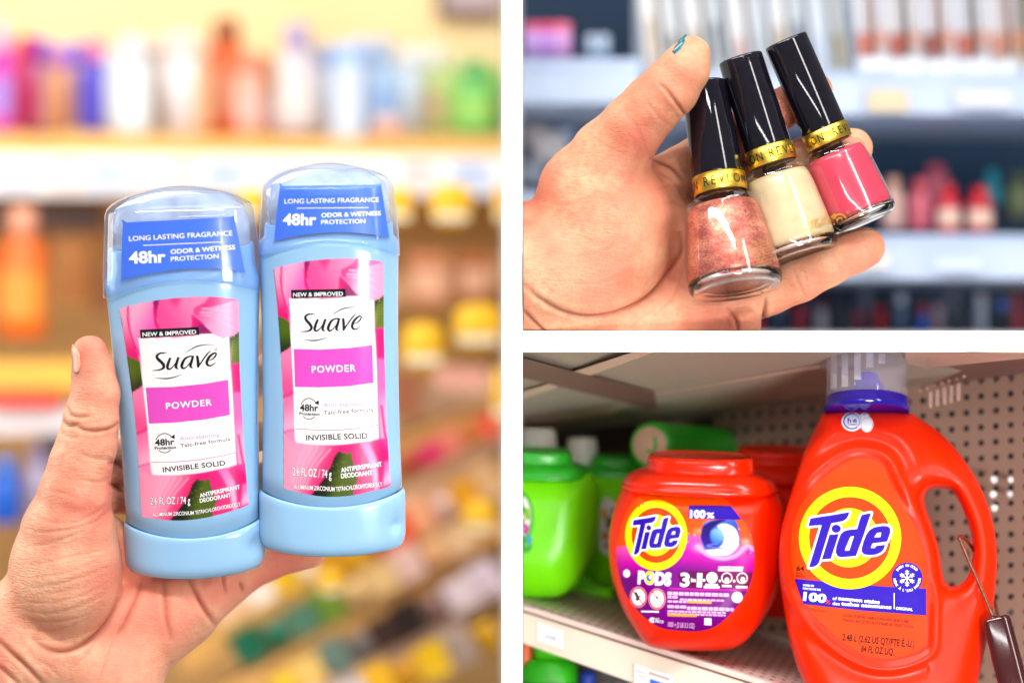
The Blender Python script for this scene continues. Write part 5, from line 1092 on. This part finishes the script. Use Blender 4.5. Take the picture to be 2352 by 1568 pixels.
K('lettering', [tx('100', 795, 286, 945, 288, 72, .05), tx('%', 955, 288, 1030, 290, 50, .04), tx('PODS', 290, 918, 612, 938, 118, .06), tx('3', 700, 946, 790, 950, 130, .03), tx('in', 806, 905, 850, 907, 40, .02), tx('1', 862, 950, 910, 952, 130, .03),
    disc(*cc(1008, 866), 12.6, 12.6), disc(*cc(1252, 1055), 12.6, 12.6), ring(*cc(1152, 868), 12.6, 12.6, 2, 24), ring(*cc(1300, 870), 12.6, 12.6, 2, 24), disc(*cc(1152, 890), 5, 6), disc(*cc(1306, 885), 5, 6), disc(*cc(185, 825), 8, 9)] +
    [(np.array([cc(a, b), cc(a + c, b + 3), cc(a + c, b + 3 + e), cc(a, b + e)]), [(0, 1, 2, 3)]) for a, b, c, e in ((930, 945, 150, 20), (945, 925, 120, 16), (1105, 935, 90, 18), (1240, 945, 110, 20), (935, 1255, 68, 66), (1070, 757, 240, 18), (1068, 782, 235, 18), (325, 1184, 170, 14))] +
    [disc(*cc(1085, 896), 2.8), disc(*cc(1222, 898), 2.8), disc(*cc(932, 890), 2.8), tx('42', 400, 1292, 450, 1296, 46, .05), tx('PACS', 458, 1275, 500, 1278, 22, .02), tx('PACS', 462, 1298, 540, 1302, 22, .02)], m_ink_w, 1.7)
K('lettering', [tx('SPRING MEADOW', 1070, 774, 1310, 776, 16, .01)], m_ink_rose, 2.2)
wl = []
for i, (a, b, y, hh) in enumerate(((580, 1175, 1000, 34), (580, 690, 1040, 24), (700, 1135, 1062, 18), (580, 760, 1084, 20), (580, 760, 1130, 28), (770, 1235, 1138, 34), (580, 1140, 1180, 18), (580, 1140, 1205, 18))):
    x = a; rs_ = np.random.RandomState(i)
    while x < b - 8:
        w_ = min(rs_.uniform(20, 62), b - x); yy = y + (x - 580) * .03; wl.append((np.array([cc(x, yy), cc(x + w_, yy + 1.5), cc(x + w_, yy + hh), cc(x, yy + hh - 1.5)]), [(0, 1, 2, 3)])); x += w_ + 8
K('fine_print', wl + [tx('1000 g (2 LB 3.2 OZ)', 582, 1336, 838, 1352, 46, .02)], pm((244, 190, 235), .4), 1.6)
K('fine_print', [(np.array([cc(a, b), cc(a + c, b + 8), cc(a + c, b + 32), cc(a, b + 24)]), [(0, 1, 2, 3)]) for a, b, c in ((765, 1084, 238), (582, 1212, 278))], pm((255, 180, 30), .4), 1.9)
for cx_ in (298, 478):
    K('warning_sign', [disc(*cc(cx_, 1053 + (cx_ - 298) * .1), 20, 24.6)], pm((250, 150, 170), .4), 1.6); K('warning_sign', [disc(*cc(cx_, 1053 + (cx_ - 298) * .1), 16.5, 20)], m_ink_w, 1.9)
    K('warning_sign', [ring(*cc(cx_, 1053 + (cx_ - 298) * .1), 17.5, 21.3, 2, 30), stroke([(*cc(cx_ - 55, 990), 2.2), (*cc(cx_ + 50, 1125), 2.2)], 2)[0]], pm((214, 30, 40), .4), 2.2)
K('warning_figure', [stroke([(*cc(272, 1020), 5), (*cc(292, 1055), 7), (*cc(282, 1085), 6)], 3)[0], disc(*cc(275, 1018), 3.4), stroke([(*cc(322, 1035), 2), (*cc(300, 1060), 2)], 2)[0], stroke([(*cc(468, 1040), 2.6), (*cc(478, 1070), 2.6), (*cc(492, 1045), 2.6)], 2)[0]], pm((50, 40, 50), .4), 2.5)
K('emblem', [disc(*cc(403, 866), 10, 15.6, 28)], m_yellow, 2.1); K('emblem', [disc(*cc(403, 866), 6.6, 8, 24)], pm((20, 110, 220), .4), 2.4); K('emblem', [disc(*cc(412, 860), 3.2, 4.6, 16)], m_ink_w, 2.7)
# ---- second red tub and the green ones
def tub2(label, cx, cy, s, d, mbody, mlid, art=None, wx=1.0):
    r = thing('detergent_tub', P(cx, cy, d), label, 'detergent')
    xs = np.array(to); c = np.array([(xs[:, 0].min() + xs[:, 0].max()) / 2, xs[:, 1].max()]); o = (xs - c) * np.array((s * wx, s)) + np.array((cx, cy))
    b, w_, f_ = vessel('tub_body', [tuple(q) for q in o], None, d, 112, 98, 7.0, .03, cy, mbody, r)
    lid(r, cx - 4 * s, cy - 380 * s, s * wx, mlid, d + 4); return r, w_, f_
tub2('second red tub half hidden between the magenta labelled tub and the jug', 1800, 1420, .87, 560, m_red, m_red)
r1, w1, f1 = tub2('bright green tub cut off by the partition at the left', 1222, 1372, .76, 560, m_green, m_dgreen)
p1 = Print(bvh(w1, f1), r1)
p1.add('label_print', [disc(1196, 1190, 30, 62, 32)], m_dgreen, 1.0); p1.add('label_print', [disc(1194, 1185, 24, 50, 32)], m_ink_w, 1.5)
p1.add('label_print', [disc(1206, 1214, 9, 12)], pm((230, 40, 190), .4), 2); p1.add('label_print', [disc(1210, 1180, 7, 16)], pm((255, 226, 20), .4), 2.1); p1.add('label_print', [disc(1215, 1240, 6, 12)], pm((30, 170, 220), .4), 2.2)
p1.add('label_print', [stroke([(1190, 1160, 6), (1206, 1170, 10), (1214, 1192, 6)], 4)[0], stroke([(1192, 1256, 16), (1210, 1262, 14), (1222, 1250, 3)], 4)[0]], m_dgreen, 2.5)
r2, w2_, f2 = tub2('second green tub standing deeper on the shelf behind the red one', 1428, 1352, .70, 800, m_green, m_dgreen, wx=.8)
p2_ = Print(bvh(w2_, f2), r2)
p2_.add('label_print', [to_tri([[(1378, 1160), (1392, 1140), (1408, 1152), (1430, 1150), (1430, 1270), (1408, 1262), (1394, 1278), (1376, 1262)]])], m_ink_w, 1.4)
for a in ((1388, 1180, 6, 12, (250, 200, 20)), (1400, 1200, 7, 16, (40, 50, 60)), (1390, 1230, 6, 10, (230, 120, 20)), (1408, 1175, 5, 12, (30, 140, 200)), (1396, 1252, 8, 6, (120, 120, 130))): p2_.add('label_print', [disc(*a[:4])], pm(a[4], .4), 2.0)
def capped(label, x0, x1, y0, y1, d, body):
    r = thing('detergent_bottle', P((x0 + x1) / 2, 1330, d), label, 'detergent bottle'); cx = (x0 + x1) / 2; rr = (x1 - x0) / 2
    v, f = lathe([(rr * 1.08, 0), (rr * 1.1, 4), (rr * .98, (y1 - y0) * .9), (rr * .9, (y1 - y0) * .98), (rr * .7, y1 - y0)], None, (cx, y1, d), 40); mk('cap', clampB(PA(v)), f, mat('milky_cap_plastic', (.92, .9, .82), .4, sss=.2), r)
    v, f = lathe([(rr * 2, -270), (rr * 2.1, -260), (rr * 2.1, -90), (rr * 1.4, -16), (rr * .9, -6), (rr * .8, 2)], None, (cx, y1, d), 40, ey=.8); mk('bottle_body', clampB(PA(v)), f, body, r)
capped('green bottle with broad white cap behind the left green tub', 1196, 1278, 984, 1078, 820, m_green); capped('green bottle with taller white cap, second from the partition', 1302, 1372, 1004, 1105, 860, m_green)
# green bottle lying on its side
r = thing('detergent_bottle', P(1560, 1050, 640), 'green bottle lying on its side with its round foot towards us', 'detergent bottle')
M, L_ = axis_matrix((1760, 1040, 1130), (1492, 1022, 560))
o = dict(M=M, org=(1492, 1022, 560), n=48)
v, f = lathe([(44, 0), (50, 3), (54, 12), (55, 40), (55, 44), (53, 46), (54, 50), (54, L_ * .6), (50, L_ * .75), (36, L_ * .9), (26, L_)], **o); mk('bottle_body', clampB(PA(v)), f, m_dgreen, r)
v, f = lathe([(42, -1.5), (43, .5), (30, 1.5)], **o); we = clampB(PA(v)); q = mk('foot_disc', we, f, pm((240, 205, 180), .5), r)
Print(bvh(we, f), q).add('foot_print', stroke([(1503, 1002, 7), (1506, 1026, 8), (1496, 1040, 7), (1484, 1030, 5)], 4), m_dgreen, 1.5, 0)
# ---- shelf, rail, tags
m_shelf = mat('pale_metal_shelf', L4((238, 214, 204), .88), .45, var=.05, vscale=12); m_dark = mat('dark_slot', (.02, .015, .015), .8)
A_, B_, C_ = (np.array(P(*q)) for q in ((1100, 1357, 470), (1900, 1608, 30), (1150, 1272, 1180)))
ex_, ey_ = (B_ - A_) * 1.6, (C_ - A_)
sh = np.array([A_, A_ + ex_, A_ + ex_ + ey_ * 1.05, A_ + ey_ * 1.05]); sh[:, 0] = np.maximum(sh[:, 0], XR + .0003)
# keep it planar after trimming at the partition
nrm = np.cross(ex_, ey_)
for k in (0, 3): sh[k, 2] = A_[2] - (nrm[0] * (sh[k, 0] - A_[0]) + nrm[1] * (sh[k, 1] - A_[1])) / nrm[2]
o = mk('shelf_board', np.concatenate([sh, sh - np.array((0, 0, 14 * U))]), [(0, 1, 2, 3), (7, 6, 5, 4), (0, 4, 5, 1), (1, 5, 6, 2), (2, 6, 7, 3), (3, 7, 4, 0)], m_shelf, None, False); o['kind'] = 'structure'; shelf_o = o
# slots punched in the shelf, laid out in its own plane
uu = ex_ / np.linalg.norm(ex_); vv = ey_ - uu * (ey_ @ uu); vv /= np.linalg.norm(vv); nn_ = np.cross(uu, vv); nn_ *= np.sign(nn_[2]); V, F = [], []
Lx = np.linalg.norm(ex_) / U
for r_ in range(14):
    for c_ in range(int(Lx / 26)):
        a = 60 + c_ * 26 + (r_ % 2) * 13; b = 40 + r_ * 46; p0 = A_ + uu * a * U + vv * b * U + nn_ * .6 * U
        if p0[0] < XR + .003: continue
        n = len(V)
        for du, dv in ((-5, -5), (5, -5), (5, 5), (-5, 5)): V.append(p0 + uu * du * U + vv * dv * U)
        F.append((n, n + 1, n + 2, n + 3))
o = mk('shelf_slots', V, F, m_dark, shelf_o, False); o['kind'] = 'stuff'
m_rail = mat('cream_white_rail', L4((250, 232, 212), .84), .4, var=.02)
fe = (B_ - A_) / np.linalg.norm(B_ - A_); fo = np.cross(fe, (0, 0, 1)); fo /= np.linalg.norm(fo); fo *= -np.sign(fo[1])
def railpt(px, down, out=6.0):
    # point on the shelf's front edge at picture column px, dropped by `down`
    t = 0.5
    lo_, hi_ = -1.0, 3.0
    for _i in range(40):
        t = (lo_ + hi_) / 2; p = A_ + (B_ - A_) * t; x = p[0] / (p[1] + D * U) * D + 1176
        if x < px: lo_ = t
        else: hi_ = t
    return p + fo * out * U - np.array((0, 0, down * U))
def slab(name, x0, x1, d0, d1, out0, out1, m, kind=None, parent=None, sl=(0, 0)):
    a, b = railpt(x0, 0, out0), railpt(x1, 0, out0); a2, b2 = railpt(x0, 0, out1), railpt(x1, 0, out1); v = []
    for p, q in ((a, b), (a2, b2)):
        for pt_, dd in ((p, d0), (q, d0 + sl[0]), (q, d1 + sl[1]), (p, d1)): v.append(pt_ - np.array((0, 0, dd * U)))
    v = np.array(v); v[:, 0] = np.maximum(v[:, 0], XR + .0003)
    o = mk(name, v, [(0, 1, 2, 3), (7, 6, 5, 4), (0, 4, 5, 1), (1, 5, 6, 2), (2, 6, 7, 3), (3, 7, 4, 0)], m, parent, False)
    bv = o.modifiers.new('bevel', 'BEVEL'); bv.width = 1.2 * U; bv.segments = 2
    if kind: o['kind'] = kind
    return o
slab('shelf_lip', 1201, 2350, -2, 12, -2, 6, m_shelf, 'structure'); slab('price_rail', 1201, 2350, 17, 92, 4, 14, m_rail, 'structure', sl=(0, 40))
slab('rail_groove', 1201, 2350, 12, 17, 0, 7, pm((120, 96, 84), .6), 'structure')
t_ = slab('price_tag', 1462, 1556, 52, 150, 15, 17, pm((255, 254, 252), .4)); tag(t_, 'white price tag with blue bar and yellow foot under the red tub', 'price tag')
def tagface(x0, x1, d0, d1, m, n='print_bar', out=18.2): return slab(n, x0, x1, d0, d1, 17.2, out, m, None, t_)
tagface(1462, 1463.5, 52, 140, pm((200, 186, 176), .4)); tagface(1554, 1556, 52, 150, pm((200, 186, 176), .4)); tagface(1500, 1538, 76, 90, pm((50, 120, 230), .4)); tagface(1462, 1500, 140, 160, pm((255, 226, 0), .4)); tagface(1498, 1545, 60, 66, pm((200, 180, 176), .4)); tagface(1470, 1488, 66, 69, pm((220, 190, 190), .4)); tagface(1472, 1492, 76, 79, pm((225, 200, 196), .4))
def tag_text(s, x0, x1, dn, cap, m, par):
    gv, gf = glyphs(s, .0, 0, 1); lo_, hi_ = gv[:, 0].min(), gv[:, 0].max(); a, b = railpt(x0, dn, 18.4), railpt(x1, dn, 18.4)
    v = a + (b - a) * ((gv[:, 0] - lo_) / (hi_ - lo_))[:, None] + np.array((0, 0, 1)) * (gv[:, 1] * cap / .72 * U)[:, None]; mk('lettering', v, gf, m, par)
tag_text('15.99', 1494, 1538, 118, 24, pm((60, 56, 60), .4), t_)
t2_ = slab('price_tag', 1240, 1302, 26, 74, 15, 17, pm((255, 254, 254), .4)); tag(t2_, 'white price tag with pale blue print near the partition', 'price tag'); tag_text('4.99', 1262, 1284, 58, 9, pm((130, 150, 240), .4), t2_)
# things below the shelf
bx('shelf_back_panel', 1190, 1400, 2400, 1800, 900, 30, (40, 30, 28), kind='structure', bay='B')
for i, (k_, x, y, w_, h_, c, lb) in enumerate((('bottle', 1262, 1660, 130, 200, ((60, 190, 10), (90, 200, 20), (40, 130, 10)), 'green bottle on the shelf below, at the partition'), ('bottle', 1206, 1600, 30, 130, ((240, 120, 10), None, None), 'orange bottle on the shelf below, squeezed at the partition'),
        ('bottle', 1350, 1680, 60, 140, ((30, 36, 110), (40, 90, 200), None), 'navy bottle on the shelf below'), ('bottle', 1388, 1690, 36, 120, ((210, 100, 20), (220, 110, 20), None), 'small orange bottle on the shelf below'), ('box', 1440, 1720, 50, 150, ((190, 196, 186), None, None), 'grey carton on the shelf below'))):
    rr_ = prod(k_, 'detergent_bottle' if k_ == 'bottle' else 'carton', x, y, w_, h_, 560, c, lb, None, cat='bottle' if k_ == 'bottle' else 'carton')
# ---- perforated back board: one punched sheet
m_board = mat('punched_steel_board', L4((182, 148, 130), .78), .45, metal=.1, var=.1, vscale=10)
def board(name, c00, c10, c11, c01, nx, ny, r_, m):
    P00, P10, P11, P01 = (np.array(P(*q)) for q in (c00, c10, c11, c01)); V, F = [], []; 
    def at(u, v): return (P00 * (1 - u) + P10 * u) * (1 - v) + (P01 * (1 - u) + P11 * u) * v
    G_ = {}
    def vid(key, p):
        if key not in G_: G_[key] = len(V); V.append(p)
        return G_[key]
    w_m = np.linalg.norm(P10 - P00) / nx; h_m = np.linalg.norm(P01 - P00) / ny
    for i in range(nx):
        for j in range(ny):
            cs_ = [vid((i, j), at(i / nx, j / ny)), vid((i + 1, j), at((i + 1) / nx, j / ny)), vid((i + 1, j + 1), at((i + 1) / nx, (j + 1) / ny)), vid((i, j + 1), at(i / nx, (j + 1) / ny))]
            ring_, deep = [], []
            for k in range(12):
                a = math.radians(225 + 30 * k); q = at((i + .5 + r_ * math.cos(a) / (w_m / h_m)) / nx, (j + .5 + r_ * math.sin(a)) / ny); ring_.append(len(V)); V.append(q)
            for k in range(12): deep.append(len(V)); V.append(V[ring_[k]] + np.array((0, 5 * U, 0)))
            for s_ in range(4):
                a, b = cs_[s_], cs_[(s_ + 1) % 4]; rr = [ring_[(s_ * 3 + t) % 12] for t in range(4)]; F.append((a, b, rr[3], rr[2], rr[1], rr[0]))
            for k in range(12): F.append((ring_[k], ring_[(k + 1) % 12], deep[(k + 1) % 12], deep[k]))
    v = clampB(np.array(V)); o = mk(name, v, F, m, None, False); o['kind'] = 'structure'; return o
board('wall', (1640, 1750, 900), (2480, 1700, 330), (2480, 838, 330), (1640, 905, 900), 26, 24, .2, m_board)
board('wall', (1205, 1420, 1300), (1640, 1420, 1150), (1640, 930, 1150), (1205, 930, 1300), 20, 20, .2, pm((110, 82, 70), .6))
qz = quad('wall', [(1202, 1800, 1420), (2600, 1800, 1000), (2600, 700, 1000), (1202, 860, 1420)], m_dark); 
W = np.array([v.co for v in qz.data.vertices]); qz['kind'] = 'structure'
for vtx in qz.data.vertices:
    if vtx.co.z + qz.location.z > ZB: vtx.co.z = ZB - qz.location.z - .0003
def lit_hole(x, y, d, r_, i):  # white discs painted in place of light showing through the board holes
    v, f = lathe([(r_, -1), (r_, 1.5), (r_ * .6, 2)], Matrix.Rotation(math.pi / 2, 3, 'X'), (x, y, d), 20); o = mk('lit_hole_disc', PA(v), f, pm((252, 250, 250), .35)); tag(o, 'white disc painted for light through a board hole, ' + i, 'lit hole disc', 'white discs for lit holes in the punched board')
for x, y, i in ((2283, 1101, 'upper one right of the handle'), (2281, 1135, 'middle one right of the handle'), (2283, 1166, 'lower one at the handle edge'), (2321, 1101, 'upper one near the right edge'), (2319, 1134, 'second near the right edge')): lit_hole(x, y, 400, 8.5 if x < 2300 else 7.0, i)
# ---- underside of the shelf above, with its beams
m_under = mat('shelf_underside_paint', L4((200, 188, 168), .8), .55, var=.06, vscale=9); m_rib = mat('mauve_shelf_rib', L4((150, 112, 104), .8), .5, var=.06); m_rib2 = mat('pale_shelf_rib', L4((244, 214, 190), .9), .45, var=.05)
def under(name, pts, m, t=30):
    pts = [(x, max(y, 808.5), d) for x, y, d in pts]
    W = clampB(PA(np.array(pts))); v = np.concatenate([W, W + np.array((0, t * U, 0))]); o = mk(name, v, [(0, 1, 2, 3), (7, 6, 5, 4), (0, 4, 5, 1), (1, 5, 6, 2), (2, 6, 7, 3), (3, 7, 4, 0)], m, None, False); o['kind'] = 'structure'; return o
q4 = lambda pts, ds: [(*c, d) for c, d in zip(cP(pts), ds)]
under('shelf_underside', [(1201, 1000, 1150), (2500, 862, 620), (2500, 808, 60), (1201, 808, 60)], m_under, 12)
def du(x, y):
    t = (x - 1201) / 1299; yb, db = 1000 - 138 * t, 1150 - 530 * t; fr = min((y - 808) / (yb - 808), 1.15)
    return 1 / ((1 - fr) / (D + 60) + fr / (D + db)) - D
def rib(pts, m, t=36, view=False, lift=70):
    q = pts if view else cP(pts); under('shelf_rib', [(x, y, du(x, y) - lift) for x, y in q], m, t)
rib([(0, 196), (150, 150), (165, 176), (0, 230)], m_rib2, lift=50)
rib([(190, 118), (520, -10), (620, -10), (230, 152)], m_rib2, lift=50)
rib([(0, 330), (500, 250), (520, 292), (0, 374)], m_rib2, lift=50)
rib([(600, 212), (1400, 66), (1400, 146), (600, 276)], m_rib2, lift=50)
rib([(0, 36), (180, 85), (180, 172), (0, 130)], m_rib)
rib([(180, 85), (620, 195), (640, 288), (180, 172)], m_rib)
rib([(2080, 848), (2500, 786), (2500, 842), (2080, 905)], m_rib, view=True, lift=50)
rib([(2080, 808), (2500, 760), (2500, 788), (2080, 850)], m_rib2, view=True, lift=50)
# punched slots of the bracket along the board top
V, F = [], []
for i in range(12):
    x = 2112 + i * 17; y = 897 - i * 5.5
    v, f = lathe([(4.6, -1), (4.6, 1)], Matrix.Rotation(math.pi / 2, 3, 'X'), (x, y, 330), 12); n = len(V); V += list(v); F += [tuple(k + n for k in t) for t in f]
o = mk('bracket_holes', PA(np.array(V)), F, pm((196, 156, 142), .4)); o['kind'] = 'stuff'
bk = thing('shelf_bracket', P(2160, 930, 350), 'notched steel bracket strip under the upper shelf, right of the cap', 'bracket')
for i in range(5): bx('slot_tab', 2134 + i * 16, 900 - i * 5, 2141 + i * 16, 936 - i * 4, 340, 8, (196, 160, 148), bk, bay='B')
for i in range(9): bx('slot_tab', 1545 + i * 13, 944 - i * 3, 1551 + i * 13, 978 - i * 3, 980, 8, (200, 168, 158), bk, bay='B')
# ---- security tether
st_ = thing('security_tether', P(2320, 1600, -40), 'dark brown anti-theft handle with steel cable looped through the jug grip', 'security tag')
m_teth = mat('dark_brown_plastic', L4((70, 22, 24), .8), .14, coat=.4, var=.3, vscale=60)
M, L_ = axis_matrix((2288, 1418, -25), (2350, 1660, -60)); v, f = lathe([(30, -10), (33, 0), (34, L_ * .5), (33, L_ - 10), (31, L_ - 4), (27, L_), (10, L_ + 1)], M, (2350, 1660, -60), 40, ey=.6, se=3.2)
mk('handle_grip', PA(v), f, m_teth, st_)
m_cable = mat('steel_cable', L4((150, 100, 78), .8), .3, metal=.7, var=.3, vscale=900)
def tube(name, pts, r_, m, parent):
    p = catmull(pts, 8, False); rings = []
    for i in range(len(p)):
        t = Vector(p[min(i + 1, len(p) - 1)] - p[max(i - 1, 0)]).normalized(); a = t.orthogonal().normalized() if i == 0 else (a - t * a.dot(t)).normalized(); b = t.cross(a)
        rings.append(np.array([np.array(Vector(p[i]) + a * r_ * math.cos(q) + b * r_ * math.sin(q)) for q in np.linspace(0, 2 * math.pi, 10, endpoint=False)]))
    v, f = loft(rings); return mk(name, clampB(PA(v)), f, m, parent)
tube('cable', [(2283, 1422, -28), (2262, 1370, -22), (2240, 1320, -14), (2222, 1280, -8), (2208, 1245, 0), (2202, 1233, 10), (2209, 1231, 26), (2224, 1245, 60), (2242, 1275, 130), (2262, 1330, 190), (2284, 1380, 120), (2292, 1410, 10), (2294, 1430, -28)], 4.2, m_cable, st_)
tube('cable_sleeve', [(2280, 1420, -32), (2290, 1424, -36), (2298, 1428, -34)], 9, m_teth, st_)
